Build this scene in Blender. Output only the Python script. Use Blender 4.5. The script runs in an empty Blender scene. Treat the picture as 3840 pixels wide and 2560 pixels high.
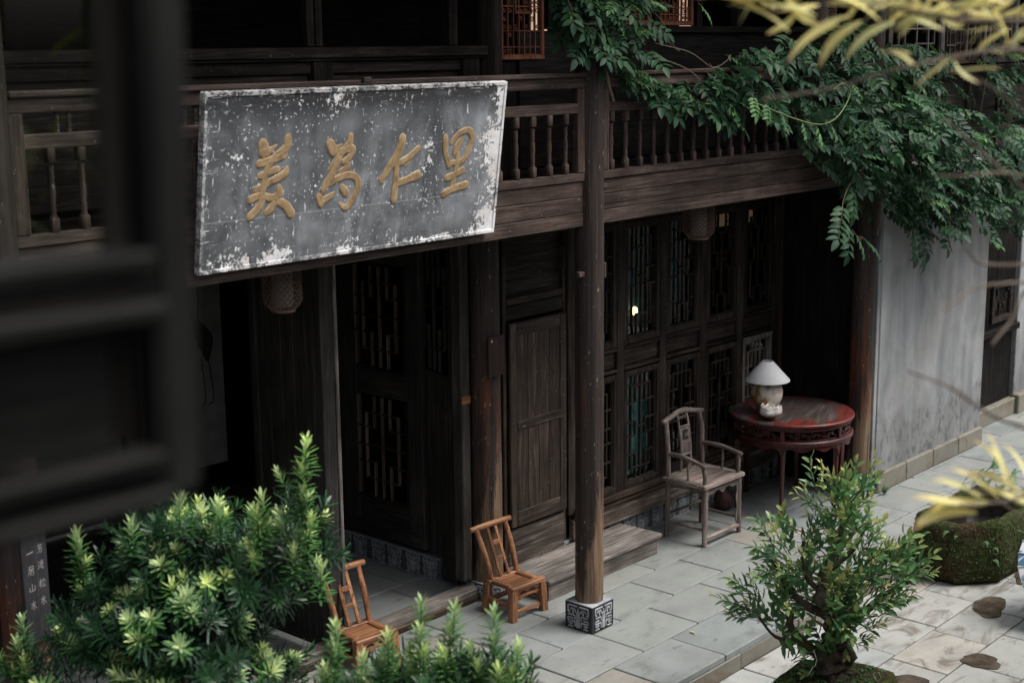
import bpy, math, random
import numpy as np
from mathutils import Vector, Matrix, Euler

random.seed(11)
RNG = np.random.default_rng(7)
R = math.radians
scene = bpy.context.scene
COL = scene.collection

# ------------------------------------------------------------------ camera
CAM = (-7.22865, -5.76426, 3.8)
cam_d = bpy.data.cameras.new('camera')
cam = bpy.data.objects.new('camera', cam_d)
COL.objects.link(cam)
yaw, pitch, roll = R(48.37), R(11.49), R(-0.578)
fw = Vector((math.sin(yaw)*math.cos(pitch), math.cos(yaw)*math.cos(pitch), -math.sin(pitch)))
rt = Vector((math.cos(yaw), -math.sin(yaw), 0)); up = rt.cross(fw)
r2 = rt*math.cos(roll) + up*math.sin(roll); u2 = up*math.cos(roll) - rt*math.sin(roll)
cam.matrix_world = Matrix(((r2.x, u2.x, -fw.x, CAM[0]), (r2.y, u2.y, -fw.y, CAM[1]), (r2.z, u2.z, -fw.z, CAM[2]), (0, 0, 0, 1)))
cam_d.sensor_width = 36; cam_d.lens = 5470.5/3840*36
cam_d.clip_start = 0.05; cam_d.clip_end = 500
cam_d.dof.use_dof = True; cam_d.dof.focus_distance = 9.7; cam_d.dof.aperture_fstop = 3.3
scene.camera = cam

# ------------------------------------------------------------------ world, sun, exposure (overcast day)
SUN_EL, SUN_AZ = R(61), R(145)          # azimuth measured clockwise from +Y
w = bpy.data.worlds.new('World'); scene.world = w; w.use_nodes = True
nt = w.node_tree; bg = nt.nodes['Background']
sky = nt.nodes.new('ShaderNodeTexSky'); sky.sky_type = 'NISHITA'; sky.sun_disc = False
sky.sun_elevation = SUN_EL; sky.sun_rotation = SUN_AZ
sky.air_density = 1.0; sky.dust_density = 6.0; sky.ozone_density = 1.0
hs = nt.nodes.new('ShaderNodeHueSaturation'); hs.inputs['Saturation'].default_value = 0.35
nt.links.new(sky.outputs[0], hs.inputs['Color']); nt.links.new(hs.outputs[0], bg.inputs['Color'])
bg.inputs['Strength'].default_value = 0.115
sun_d = bpy.data.lights.new('sun', 'SUN'); sun_d.energy = 1.5; sun_d.angle = R(30); sun_d.color = (1.0, 0.98, 0.95)
sun = bpy.data.objects.new('sun', sun_d); COL.objects.link(sun)
sdir = Vector((math.sin(SUN_AZ)*math.cos(SUN_EL), math.cos(SUN_AZ)*math.cos(SUN_EL), math.sin(SUN_EL)))
sun.rotation_euler = sdir.to_track_quat('Z', 'Y').to_euler()
sun.location = sdir*30
vs = scene.view_settings
vs.view_transform = 'Standard'; vs.look = 'None'; vs.gamma = 1.0; vs.use_curve_mapping = False
vs.exposure = 0.88
scene.cycles.max_bounces = 8; scene.cycles.transparent_max_bounces = 12
scene.cycles.caustics_reflective = False; scene.cycles.caustics_refractive = False
scene.cycles.use_denoising = True

# ------------------------------------------------------------------ node helpers
class NT:
    def __init__(s, name):
        s.m = bpy.data.materials.new(name); s.m.use_nodes = True
        s.t = s.m.node_tree; s.b = s.t.nodes['Principled BSDF']; s.out = s.t.nodes['Material Output']
        s.tc = None
    def n(s, typ, **k):
        x = s.t.nodes.new(typ)
        for a, v in k.items(): setattr(x, a, v)
        return x
    def l(s, a, b): s.t.links.new(a, b)
    def put(s, sock, v):
        if isinstance(v, bpy.types.NodeSocket): s.l(v, sock)
        else:
            if isinstance(v, (tuple, list)) and len(v) == 3 and len(sock.default_value) == 4: v = (*v, 1)
            sock.default_value = v
    def coord(s, scale=(1, 1, 1), rnd=True):
        tc = s.n('ShaderNodeTexCoord'); v = tc.outputs['Object']
        if rnd:
            oi = s.n('ShaderNodeObjectInfo')
            mu = s.math('MULTIPLY', oi.outputs['Random'], 47.0)
            va = s.n('ShaderNodeVectorMath', operation='ADD'); s.l(v, va.inputs[0]); s.l(mu, va.inputs[1]); v = va.outputs[0]
        mp = s.n('ShaderNodeMapping'); s.l(v, mp.inputs['Vector']); mp.inputs['Scale'].default_value = scale
        return mp.outputs[0]
    def obj(s):
        sp = s.n('ShaderNodeSeparateXYZ'); s.l(s.n('ShaderNodeTexCoord').outputs['Object'], sp.inputs[0]); return sp.outputs
    def noise(s, vec, scale=1, detail=5, rough=.55, dist=0):
        x = s.n('ShaderNodeTexNoise'); s.l(vec, x.inputs['Vector'])
        x.inputs['Scale'].default_value = scale; x.inputs['Detail'].default_value = detail
        x.inputs['Roughness'].default_value = rough; x.inputs['Distortion'].default_value = dist
        return x.outputs['Fac']
    def ramp(s, fac, stops, interp='LINEAR'):
        x = s.n('ShaderNodeValToRGB'); s.l(fac, x.inputs[0]); e = x.color_ramp; e.interpolation = interp
        while len(e.elements) < len(stops): e.elements.new(.5)
        for el, (p, c) in zip(e.elements, stops):
            el.position = p; el.color = (c, c, c, 1) if isinstance(c, (int, float)) else (*c, 1)
        return x.outputs[0]
    def mix(s, fac, a, b, mode='MIX'):
        x = s.n('ShaderNodeMix', data_type='RGBA', blend_type=mode)
        s.put(x.inputs[0], fac); s.put(x.inputs[6], a); s.put(x.inputs[7], b); return x.outputs[2]
    def math(s, op, a, b=0.0, c=0.0, clamp=False):
        x = s.n('ShaderNodeMath', operation=op, use_clamp=clamp)
        s.put(x.inputs[0], a); s.put(x.inputs[1], b)
        if op in ('MULTIPLY_ADD',): s.put(x.inputs[2], c)
        return x.outputs[0]
    def sstep(s, v, a, b):
        x = s.n('ShaderNodeMapRange', interpolation_type='SMOOTHSTEP'); s.put(x.inputs[0], v)
        x.inputs[1].default_value = a; x.inputs[2].default_value = b; return x.outputs[0]
    def rnd(s, lo, hi):
        oi = s.n('ShaderNodeObjectInfo'); return s.math('MULTIPLY_ADD', oi.outputs['Random'], hi-lo, lo)
    def bump(s, h, strength=.3, dist=.01):
        x = s.n('ShaderNodeBump'); s.l(h, x.inputs['Height']); x.inputs['Strength'].default_value = strength
        x.inputs['Distance'].default_value = dist; s.l(x.outputs[0], s.b.inputs['Normal'])
    def col(s, c, rough=.6, spec=.35):
        s.put(s.b.inputs['Base Color'], c); s.put(s.b.inputs['Roughness'], rough); s.b.inputs['Specular IOR Level'].default_value = spec
        return s.m

def scl(c, k): return tuple(x*k for x in c)
WOODS = {   # dark, mid, light, fleck amount, roughness, patch strength
    'facade':  ((.0095, .0073, .0060), (.026, .0200, .0166), (.062, .049, .0410), .30, .62),
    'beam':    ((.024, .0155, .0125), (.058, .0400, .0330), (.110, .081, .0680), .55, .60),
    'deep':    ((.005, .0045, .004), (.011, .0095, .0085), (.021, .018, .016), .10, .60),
    'worn':    ((.012, .0080, .0060), (.045, .0295, .0205), (.150, .110, .082), .35, .75),
    'grey':    ((.050, .043, .038), (.135, .118, .104), (.270, .240, .215), .10, .80),
    'chair':   ((.085, .034, .017), (.240, .108, .051), (.420, .235, .135), .00, .38),
    'oldchair':((.055, .043, .037), (.170, .135, .118), (.320, .270, .240), .05, .70),
    'red':     ((.018, .009, .008), (.058, .014, .012), (.125, .040, .033), .10, .42),
    'screen':  ((.080, .022, .011), (.210, .066, .030), (.340, .125, .062), .00, .45),  # red-brown wood, brightened to paint warm light onto the carved screens
    'bare':    ((.050, .034, .026), (.105, .074, .058), (.170, .125, .100), .05, .60),  # paler tone for the hall uprights, painting the light that falls on them
    'flaked':  ((.020, .015, .012), (.085, .066, .053), (.360, .330, .300), .70, .75),
    'frame':   ((.0035, .0035, .0033), (.008, .008, .0075), (.015, .015, .014), .0, .62),
    'hall':    ((.016, .0142, .0126), (.042, .0375, .0340), (.085, .076, .069), .15, .6),
    'tread':   ((.065, .056, .049), (.185, .163, .146), (.360, .325, .295), .05, .85),
    'door':    ((.0090, .0060, .0046), (.032, .0212, .0152), (.105, .078, .060), .45, .7),
    'slate':   ((.022, .022, .025), (.030, .030, .034), (.045, .045, .050), .05, .55),
    'maroon':  ((.022, .010, .009), (.040, .017, .015), (.060, .028, .024), .10, .55),
}
_mc = {}
def W(name, axis='z'):
    key = (name, axis)
    if key in _mc: return _mc[key]
    d, mdl, lt, fl, rg = WOODS[name]
    s = NT('wood_%s_%s' % key)
    a = [30., 30., 30.]; a['xyz'.index(axis)] = 1.6
    v = s.coord(tuple(a))
    g = s.noise(v, 1, 7, .62, .9)
    c = s.ramp(g, [(.28, d), (.52, mdl), (.78, lt)])
    a2 = [130., 130., 130.]; a2['xyz'.index(axis)] = 5.
    g2 = s.noise(s.coord(tuple(a2)), 1, 4, .6); c = s.mix(1.0, c, s.ramp(g2, [(.3, .55), (.5, 1.0), (.7, 1.6)]), 'MULTIPLY')
    a3 = [38., 38., 38.]; a3['xyz'.index(axis)] = .9
    sp = s.noise(s.coord(tuple(a3)), 1, 3, .5, .4); c = s.mix(s.math('MULTIPLY', s.sstep(sp, .66, .70), .75), c, scl(d, .4))
    big = s.noise(s.coord((2.2, 2.2, 2.2)), 1, 4, .6)
    c = s.mix(1.0, c, s.ramp(big, [(.3, .50), (.5, .95), (.7, 1.55)]), 'MULTIPLY')
    k = s.rnd(.8, 1.2)
    c = s.mix(1.0, c, k, 'MULTIPLY')
    if fl > 0:
        f = s.noise(s.coord((60, 60, 35)), 1, 3, .5)
        c = s.mix(s.math('MULTIPLY', s.sstep(f, .69, .76), fl), c, (.42, .40, .37))
    s.bump(s.math('ADD', g, s.math('MULTIPLY', g2, .5)), .45, .005)
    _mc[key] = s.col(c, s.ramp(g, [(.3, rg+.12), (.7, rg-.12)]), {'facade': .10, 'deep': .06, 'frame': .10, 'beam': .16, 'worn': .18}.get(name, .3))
    return s.m

def plain(name, c, rough=.6, spec=.3, metal=0, emit=None, est=0):
    if name in _mc: return _mc[name]
    s = NT(name); s.col(c, rough, spec); s.b.inputs['Metallic'].default_value = metal
    n = s.noise(s.coord((9, 9, 9)), 1, 5)
    if emit is None:
        s.put(s.b.inputs['Base Color'], s.mix(1.0, c, s.ramp(n, [(.3, .75), (.7, 1.2)]), 'MULTIPLY'))
        s.bump(s.noise(s.coord((70, 70, 70)), 1, 3), .15, .003)
    else:
        s.b.inputs['Emission Color'].default_value = (*emit, 1); s.b.inputs['Emission Strength'].default_value = est
    _mc[name] = s.m
    return s.m

def glass_mat():
    s = NT('window_glass')
    tr = s.n('ShaderNodeBsdfTransparent'); tr.inputs[0].default_value = (.86, .9, .89, 1)
    gl = s.n('ShaderNodeBsdfGlossy'); gl.inputs['Roughness'].default_value = .02
    fr = s.n('ShaderNodeFresnel'); fr.inputs['IOR'].default_value = 1.5
    ge = s.n('ShaderNodeNewGeometry'); k = s.math('MULTIPLY', fr.outputs[0], s.math('SUBTRACT', 1.0, ge.outputs['Backfacing']))
    mx = s.n('ShaderNodeMixShader'); s.l(k, mx.inputs[0]); s.l(tr.outputs[0], mx.inputs[1]); s.l(gl.outputs[0], mx.inputs[2])
    s.l(mx.outputs[0], s.out.inputs['Surface']); return s.m
GLASS = glass_mat()

def stone_slab(name, base, stain, k=1.0):
    s = NT(name)
    n1 = s.noise(s.coord((3.5, 3.5, 3.5)), 1, 7, .6, .5)
    n2 = s.noise(s.coord((14, 14, 14)), 1, 6, .65)
    n3 = s.noise(s.coord((1.8, 4.5, 3)), 1, 8, .66, 1.6)
    c = s.mix(1.0, base, s.ramp(n1, [(.25, .78), (.5, 1.0), (.8, 1.16)]), 'MULTIPLY')
    oi = s.n('ShaderNodeObjectInfo')
    tint = s.ramp(oi.outputs['Random'], [(0, (.88, .95, .97)), (.35, (1, 1, .98)), (.7, (.95, .97, .94)), (.90, (.98, 1.0, .97)), (.95, (1.06, 1.0, .91)), (1, (1.1, 1.0, .89))])
    c = s.mix(1.0, c, tint, 'MULTIPLY')
    c = s.mix(s.math('MULTIPLY', s.sstep(n3, .60-.06*k, .70), .62*k, clamp=True), c, stain)
    spots = s.noise(s.coord((2.6, 7, 5)), 1.7, 4, .55, .4)
    c = s.mix(s.math('MULTIPLY', s.sstep(spots, .64, .665), .62), c, scl(base, .45))
    damp = s.noise(s.coord((1.1, 1.4, 1)), 1, 6, .62, 1.0); c = s.mix(s.math('MULTIPLY', s.sstep(damp, .54, .60), .18), c, scl(base, .55))
    vein = s.noise(s.coord((2, 9, 4)), 1, 5, .6, 2.5); c = s.mix(s.math('MULTIPLY', s.sstep(vein, .62, .68), .22), c, scl(base, .5))
    c = s.mix(s.math('MULTIPLY', s.sstep(n2, .60, .72), .45), c, scl(base, .5))
    h = s.math('ADD', n1, s.math('MULTIPLY', n2, .5))
    s.bump(h, .30, .006)
    return s.col(c, s.ramp(n3, [(.3, .62), (.75, .42)]), .35)
SLAB = stone_slab('grey_slab', (.240, .248, .243), (.120, .122, .115), .95)
YARD = stone_slab('yard_slab', (.355, .350, .338), (.160, .140, .118), 1.8)
BASE = stone_slab('base_stone', (.20, .185, .155), (.13, .092, .055), 1.6)
GROUT = plain('grout', (.045, .043, .038), .9)
DARKSTONE = plain('dark_fret_stone', (.030, .031, .036), .8)

def fret_mat():
    s = NT('fret_stone'); n = s.noise(s.coord((12, 12, 12)), 1, 6, .65)
    c = s.ramp(n, [(.25, (.10, .11, .125)), (.5, (.30, .31, .33)), (.75, (.52, .52, .53))])
    s.bump(n, .4, .004); return s.col(c, .8, .2)
FRET = fret_mat()

# ------------------------------------------------------------------ mesh builder
class MB:
    def __init__(s): s.v = []; s.f = []; s.mi = []; s.age = []
    def add(s, vs, fs, mi=0, age=0.0):
        o = len(s.v); s.v += [tuple(x) for x in vs]; s.f += [tuple(i+o for i in f) for f in fs]; s.mi += [mi]*len(fs)
        s.age += (list(age) if isinstance(age, (list, tuple, np.ndarray)) else [age]*len(vs)); return s
    def box(s, c, size, b=.004, M=None, mi=0):
        h = [x/2 for x in size]; b = min(b, min(h)*.45); vs = []; idx = {}
        for sx in (-1, 1):
            for sy in (-1, 1):
                for sz in (-1, 1):
                    sg = (sx, sy, sz)
                    for a in range(3):
                        idx[(sg, a)] = len(vs); vs.append([sg[i]*(h[i] if i == a else h[i]-b) for i in range(3)])
        fs = []
        for a in range(3):
            o1, o2 = [i for i in range(3) if i != a]
            for sa in (-1, 1):
                q = []
                for p, r_ in ((-1, -1), (1, -1), (1, 1), (-1, 1)):
                    g = [0]*3; g[a] = sa; g[o1] = p; g[o2] = r_; q.append(idx[(tuple(g), a)])
                fs.append(q)
            for s1 in (-1, 1):
                for s2 in (-1, 1):      # edge running along axis a
                    g1 = [0]*3; g1[o1] = s1; g1[o2] = s2; g1[a] = -1; g2 = list(g1); g2[a] = 1
                    fs.append([idx[(tuple(g1), o1)], idx[(tuple(g2), o1)], idx[(tuple(g2), o2)], idx[(tuple(g1), o2)]])
        for sx in (-1, 1):
            for sy in (-1, 1):
                for sz in (-1, 1): fs.append([idx[((sx, sy, sz), a)] for a in range(3)])
        out = []
        for f in fs:
            p = [np.array(vs[i]) for i in f]; nn = np.cross(p[1]-p[0], p[2]-p[0])
            if np.dot(nn, sum(p)/len(p)) < 0: f = f[::-1]
            out.append(f)
        P = []
        for x in vs:
            q = Vector(x)
            if M is not None: q = M @ q
            P.append((q[0]+c[0], q[1]+c[1], q[2]+c[2]))
        return s.add(P, out, mi)
    def tube(s, pts, rad, n=8, mi=0, cap=True, age=0.0, flat=None):
        pts = [Vector(p) for p in pts]; m = len(pts)
        rad = [rad]*m if isinstance(rad, (int, float)) else list(rad)
        T = [(pts[min(i+1, m-1)]-pts[max(i-1, 0)]).normalized() for i in range(m)]
        u = T[0].orthogonal().normalized(); vs = []
        for i in range(m):
            u = (u - T[i]*u.dot(T[i]))
            u = u.normalized() if u.length > 1e-6 else T[i].orthogonal().normalized()
            q = T[i].cross(u)
            for k in range(n):
                a = 2*math.pi*k/n; vs.append(pts[i] + (u*math.cos(a)+q*math.sin(a))*rad[i])
        fs = [(i*n+k, i*n+(k+1) % n, (i+1)*n+(k+1) % n, (i+1)*n+k) for i in range(m-1) for k in range(n)]
        if cap: fs += [tuple(range(n))[::-1], tuple(range((m-1)*n, m*n))]
        return s.add(vs, fs, mi, age)
    def lathe(s, prof, n=16, c=(0, 0, 0), mi=0, cap=True):
        vs = [(c[0]+r*math.cos(2*math.pi*k/n), c[1]+r*math.sin(2*math.pi*k/n), c[2]+z) for r, z in prof for k in range(n)]
        fs = [(i*n+k, i*n+(k+1) % n, (i+1)*n+(k+1) % n, (i+1)*n+k) for i in range(len(prof)-1) for k in range(n)]
        if cap: fs += [tuple(range(n))[::-1], tuple(range((len(prof)-1)*n, len(prof)*n))]
        return s.add(vs, fs, mi)
    def prism(s, poly, t0, t1, O=(0, 0, 0), U=(1, 0, 0), V=(0, 0, 1), N=(0, 1, 0), mi=0):
        O, U, V, N = Vector(O), Vector(U), Vector(V), Vector(N); n = len(poly)
        vs = [O+U*a+V*b+N*t for t in (t0, t1) for a, b in poly]
        fs = [tuple(range(n)), tuple(range(n, 2*n))[::-1]] + [(i, i+n, (i+1) % n+n, (i+1) % n) for i in range(n)]
        return s.add(vs, fs, mi)
    def mesh(s, name, mats, smooth=0, off=(0, 0, 0)):
        me = bpy.data.meshes.new(name)
        me.from_pydata([(x[0]-off[0], x[1]-off[1], x[2]-off[2]) for x in s.v], [], s.f)
        for m in mats: me.materials.append(m)
        if len(mats) > 1: me.polygons.foreach_set('material_index', s.mi)
        if any(s.age): 
            at = me.attributes.new('age', 'FLOAT', 'POINT'); at.data.foreach_set('value', s.age)
        if smooth:
            me.polygons.foreach_set('use_smooth', [True]*len(me.polygons)); me.update()
            if smooth < 180: me.set_sharp_from_angle(angle=R(smooth))
        me.update(); return me
    def build(s, name, mat, parent=None, smooth=0, recenter=True):
        mats = mat if isinstance(mat, list) else [mat]; off = (0, 0, 0)
        if recenter:
            a = np.array(s.v); off = tuple((a.min(0)+a.max(0))/2)
        o = bpy.data.objects.new(name, s.mesh(name, mats, smooth, off)); COL.objects.link(o); o.location = off
        if parent: o.parent = parent
        return o

def link(name, me, parent=None, loc=(0, 0, 0), rot=None, sc=None):
    o = bpy.data.objects.new(name, me); COL.objects.link(o); o.location = loc
    if rot is not None: o.rotation_euler = rot
    if sc is not None: o.scale = sc if isinstance(sc, tuple) else (sc, sc, sc)
    if parent: o.parent = parent
    return o
def tag(o, label, cat, group=None):
    o['label'] = label; o['category'] = cat
    if group: o['group'] = group
    return o
def struct(o): o['kind'] = 'structure'; return o
def stuff(o): o['kind'] = 'stuff'; return o
def thing(name, label, cat, loc=(0, 0, 0), rz=0, group=None):
    o = bpy.data.objects.new(name, None); COL.objects.link(o); o.empty_display_size = .1
    o.location = loc; o.rotation_euler = (0, 0, rz); return tag(o, label, cat, group)
def dup(o, parent=None):
    c = o.copy(); COL.objects.link(c); c.parent = parent
    for ch in list(o.children): dup(ch, c)
    return c
def bpart(name, parent, c, size, wood='facade', b=.004, mat=None, M=None):
    """one chamfered board; c is in world space, the parents of the house stand at the origin or have their own location"""
    ax = 'xyz'[int(np.argmax(size))]
    o = MB().box((0, 0, 0), size, b).build(name, mat or W(wood, ax), None, recenter=False)
    if parent is not None:
        o.parent = parent; pw = world(parent); o.matrix_local = pw.inverted() @ (Matrix.Translation(c) @ (M.to_4x4() if M else Matrix()))
    else: o.location = c
    return o
def world(o):
    m = o.matrix_local.copy() if o.parent else Matrix.LocRotScale(o.location, o.rotation_euler, o.scale)
    if o.parent: m = world(o.parent) @ Matrix.LocRotScale(o.location, o.rotation_euler, o.scale)
    return m
def catmull(P, k=4):
    P = [np.array(p, float) for p in P]
    if len(P) < 3: return [P[0]+(P[-1]-P[0])*t for t in np.linspace(0, 1, k+1)]
    Q = [2*P[0]-P[1]]+P+[2*P[-1]-P[-2]]; out = []
    for i in range(1, len(Q)-2):
        for t in np.linspace(0, 1, k, endpoint=False):
            a, b, c, d = Q[i-1], Q[i], Q[i+1], Q[i+2]
            out.append(.5*(2*b+(c-a)*t+(2*a-5*b+4*c-d)*t*t+(3*b-a-3*c+d)*t**3))
    out.append(P[-1]); return out

# ================================================================== SETTING: ground, paving
ground = struct(MB().box((2, 0, -.35), (60, 60, .3), .01).build('courtyard_ground', GROUT))
plat = struct(MB().box((2.0, 1.7, -.115), (15.0, 5.34, .15), .002).build('platform', GROUT))

def paving(parent, x0, x1, y0, y1, period, off, ztop, mat, th=.045, gap=.009, jz=.002):
    me = MB().box((0, 0, 0), (period-gap, (y1-y0)-gap, th), .005).mesh('slab', [mat])
    n0 = math.floor((x0-off)/period); n1 = math.ceil((x1-off)/period)
    for i in range(n0, n1):
        o = link('slab', me, parent, rot=(random.uniform(-.002, .002), random.uniform(-.003, .003), random.uniform(-.004, .004)))
        p = Vector((off+(i+.5)*period, (y0+y1)/2, ztop-th/2+random.uniform(-jz, jz)))
        o.location = p - parent.location
        if random.random() < .5: o.scale = (-1, -1, 1)
for y0, y1, off in ((-1.012, -.578, .13), (-.578, -.157, -.155), (-.157, .237, .155), (.237, .622, 1.09), (.622, 1.02, .48)):
    paving(plat, -5.4, 8.6, y0, y1, .612, off, 0, SLAB)
for y0, y1, off in ((1.02, 1.46, .3), (1.46, 1.90, -.31), (1.90, 2.34, .1)):
    paving(plat, -3.4, .4, y0, y1, .75, off, -.002, SLAB)
# kerb stones: the riser under the platform edge
kx = -5.6
while kx < 8.4:
    L = random.uniform(.55, .85)
    o = bpart('kerb_stone', None, (kx+L/2, -.985, -.105), (L-.005, .05, .115), mat=BASE, b=.006)
    o.parent = plat; o.location = Vector((kx+L/2, -.985+random.uniform(-.004, .004), -.102)) - plat.location; kx += L
yo = [.32, -.07, .47, .1, .55, .2]
for i, (y0, y1) in enumerate(((-1.27, -1.011), (-1.665, -1.27), (-2.06, -1.665), (-2.45, -2.06), (-2.85, -2.45), (-3.25, -2.85))):
    paving(ground, -1.6, 5.4, y0, y1, .606, yo[i], -.15, YARD, jz=.002)
# the sheet of paving that goes on beyond the single slabs
o = MB().box((-4.2, -3.0, -.175), (5.1, 3.96, .04), .002).build('paving', YARD, ground); o.location = Vector((-4.2, -3.0, -.176))-ground.location
o = MB().box((7.4, -3.0, -.175), (3.7, 3.96, .04), .002).build('paving', YARD, ground); o.location = Vector((7.4, -3.0, -.176))-ground.location
o = MB().box((1.92, -4.14, -.175), (7.0, 1.75, .04), .002).build('paving', YARD, ground); o.location = Vector((1.92, -4.14, -.176))-ground.location

def puddle(x, y, rx, ry, rot, label):
    s = _mc.get('wet')
    if not s:
        k = NT('wet_stain'); n = k.noise(k.coord((8, 8, 8)), 1, 5, .6)
        k.col(k.ramp(n, [(.3, (.035, .026, .018)), (.55, (.085, .066, .048)), (.8, (.15, .13, .10))]), .12, .5)
        k.bump(n, .15, .004); s = _mc['wet'] = k.m
    pts = []
    for i in range(26):
        a = 2*math.pi*i/26; r = 1+.16*math.sin(2*a+x)+.1*math.sin(3*a+y*5)+.05*math.sin(7*a)
        pts.append((rx*r*math.cos(a), ry*r*math.sin(a)))
    m = MB().prism(pts, 0, .004, V=(0, 1, 0), N=(0, 0, 1)); o = m.build('puddle', s, None, recenter=False)
    o.location = (x, y, -.1482); o.rotation_euler = (0, 0, rot); o['kind'] = 'structure'; return o
puddle(2.33, -1.79, .19, .12, .4, ''); puddle(1.40, -2.14, .10, .14, .3, ''); puddle(.80, -1.95, .11, .15, .3, ''); puddle(3.25, -1.74, .34, .10, .12, '')

# ================================================================== TIMBER HOUSE
house = thing('timber_house', 'dark two-storey timber house with lattice windows, porch and turned-baluster gallery', 'house')
P = lambda name, c, size, wood='facade', b=.004, par=None, mat=None: bpart(name, par or house, c, size, wood, b, mat)

def column_mat():
    s = NT('column_wood'); x, y, z = s.obj()
    g = s.noise(s.coord((26, 26, 1.3)), 1, 7, .62, .8)
    st = s.noise(s.coord((13, 13, 1.0)), 1, 6, .7, .6); ck = s.noise(s.coord((48, 48, 1.1)), 1, 4, .6, .3)
    dark = s.ramp(g, [(.3, (.015, .0105, .0090)), (.55, (.038, .027, .023)), (.8, (.082, .062, .052))])
    bare = s.ramp(g, [(.25, (.070, .043, .026)), (.5, (.165, .105, .066)), (.8, (.30, .215, .145))])
    redp = s.ramp(g, [(.3, (.060, .018, .009)), (.7, (.140, .045, .020))])
    side = s.math('MULTIPLY_ADD', x, 2.2, s.math('MULTIPLY', y, -1.2))
    h = s.math('ADD', s.math('MULTIPLY_ADD', st, 1.9, side), s.math('MULTIPLY', z, -.55))      # bare wear low down; the paler right front side is painted-in light
    c = s.mix(s.sstep(h, .40, .60), dark, bare)
    rz = s.math('MULTIPLY', s.sstep(z, .55, 1.0), s.sstep(s.math('MULTIPLY', z, -1), -2.0, -1.3))
    c = s.mix(s.math('MULTIPLY', rz, s.sstep(st, .50, .58)), c, redp)
    f = s.noise(s.coord((55, 55, 20)), 1, 3)
    c = s.mix(s.math('MULTIPLY', s.sstep(f, .66, .72), .6), c, (.34, .32, .30))
    c = s.mix(s.math('MULTIPLY', s.sstep(ck, .64, .69), .85), c, (.008, .006, .005))
    s.bump(s.math('ADD', s.math('ADD', g, st), s.math('MULTIPLY', ck, -1.2)), .6, .008); return s.col(c, .68, .3)
COLM = column_mat()

def fret_bars(mb, O, U, V, N, w, h, mi, t=.006, rows=1):
    """meander relief on a face w x h"""
    Mx = Matrix((Vector(U), Vector(V), Vector(N))).transposed()
    def bar(u0, v0, u1, v1, k=.011):
        cu, cv = (u0+u1)/2*w, (v0+v1)/2*h; su, sv = max(abs(u1-u0)*w, k), max(abs(v1-v0)*h, k)
        c = Vector(O)+Vector(U)*cu+Vector(V)*cv+Vector(N)*(t/2); mb.box(c, (su, sv, t), .0015, Mx, mi)
    for sgn in (0, 1):
        f = (lambda u: u) if sgn == 0 else (lambda u: 1-u)
        for a in ((.10, .94, .46, .94), (.10, .94, .10, .66), (.10, .66, .18, .66), (.20, .82, .38, .82), (.20, .82, .20, .74), (.30, .82, .30, .60), (.38, .82, .38, .70),
                  (.38, .70, .46, .70), (.46, .70, .46, .05), (.10, .55, .38, .55), (.38, .55, .38, .38), (.10, .42, .30, .42), (.10, .42, .10, .30), (.10, .30, .38, .30), (.38, .30, .38, .08),
                  (.10, .20, .28, .20), (.20, .20, .20, .06), (.10, .06, .30, .06)):
            bar(f(a[0]), a[1], f(a[2]), a[3])
    bar(.5, .86, .5, .05)

def column(x, y, r, z1, plinth=.232, ph=.185, mat=COLM, fret=True):
    mb = MB(); n = 28; prof = []
    for i in range(16):
        z = ph+(z1-ph)*i/15; prof.append((r*(1.02-.06*(z/z1))*(1+.006*math.sin(i*2.1)), z))
    prof[0] = (prof[0][0]*.97, prof[0][1]); prof.insert(1, (r*1.02, ph+.02))
    o = mb.lathe(prof, n).build('column', mat, house, smooth=50, recenter=False); o.location = (x, y, 0)
    if plinth:
        b = MB().box((0, 0, ph/2), (plinth, plinth, ph), .006, mi=0); hw = plinth/2
        b.box((0, 0, ph-.004), (plinth-.004, plinth-.004, .010), .003, mi=1)
        if fret:
            fret_bars(b, (-hw+.01, -hw, .008), (1, 0, 0), (0, 0, 1), (0, -1, 0), plinth-.02, ph-.02, 1)
            fret_bars(b, (-hw, hw-.01, .008), (0, -1, 0), (0, 0, 1), (-1, 0, 0), plinth-.02, ph-.02, 1)
            fret_bars(b, (hw, -hw+.01, .008), (0, 1, 0), (0, 0, 1), (1, 0, 0), plinth-.02, ph-.02, 1)
        p = b.build('column_base', [DARKSTONE, FRET], o, recenter=False)
    return o
c_front = column(-.043, -.043, .092, 5.3)
column(3.67, 0.0, .095, 5.3); column(-4.09, -.043, .10, 5.3)
c_red = column(-.058, .86, .108, 2.9, plinth=.25, ph=.12)
column(3.66, .86, .085, 2.9, plinth=.13, ph=.24); column(-4.09, .9, .1, 2.9)
# tenon ends and iron on the front column
for (x, y, z, sx, sy, sz) in ((.075, -.06, 2.70, .09, .03, .028), (.075, -.06, 2.92, .06, .026, .024), (-.155, -.06, 2.38, .055, .03, .035), (.055, -.075, 2.385, .022, .04, .10)):
    bpart('tenon', c_front, (x, y, z), (sx, sy, sz), 'beam', .004)

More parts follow.
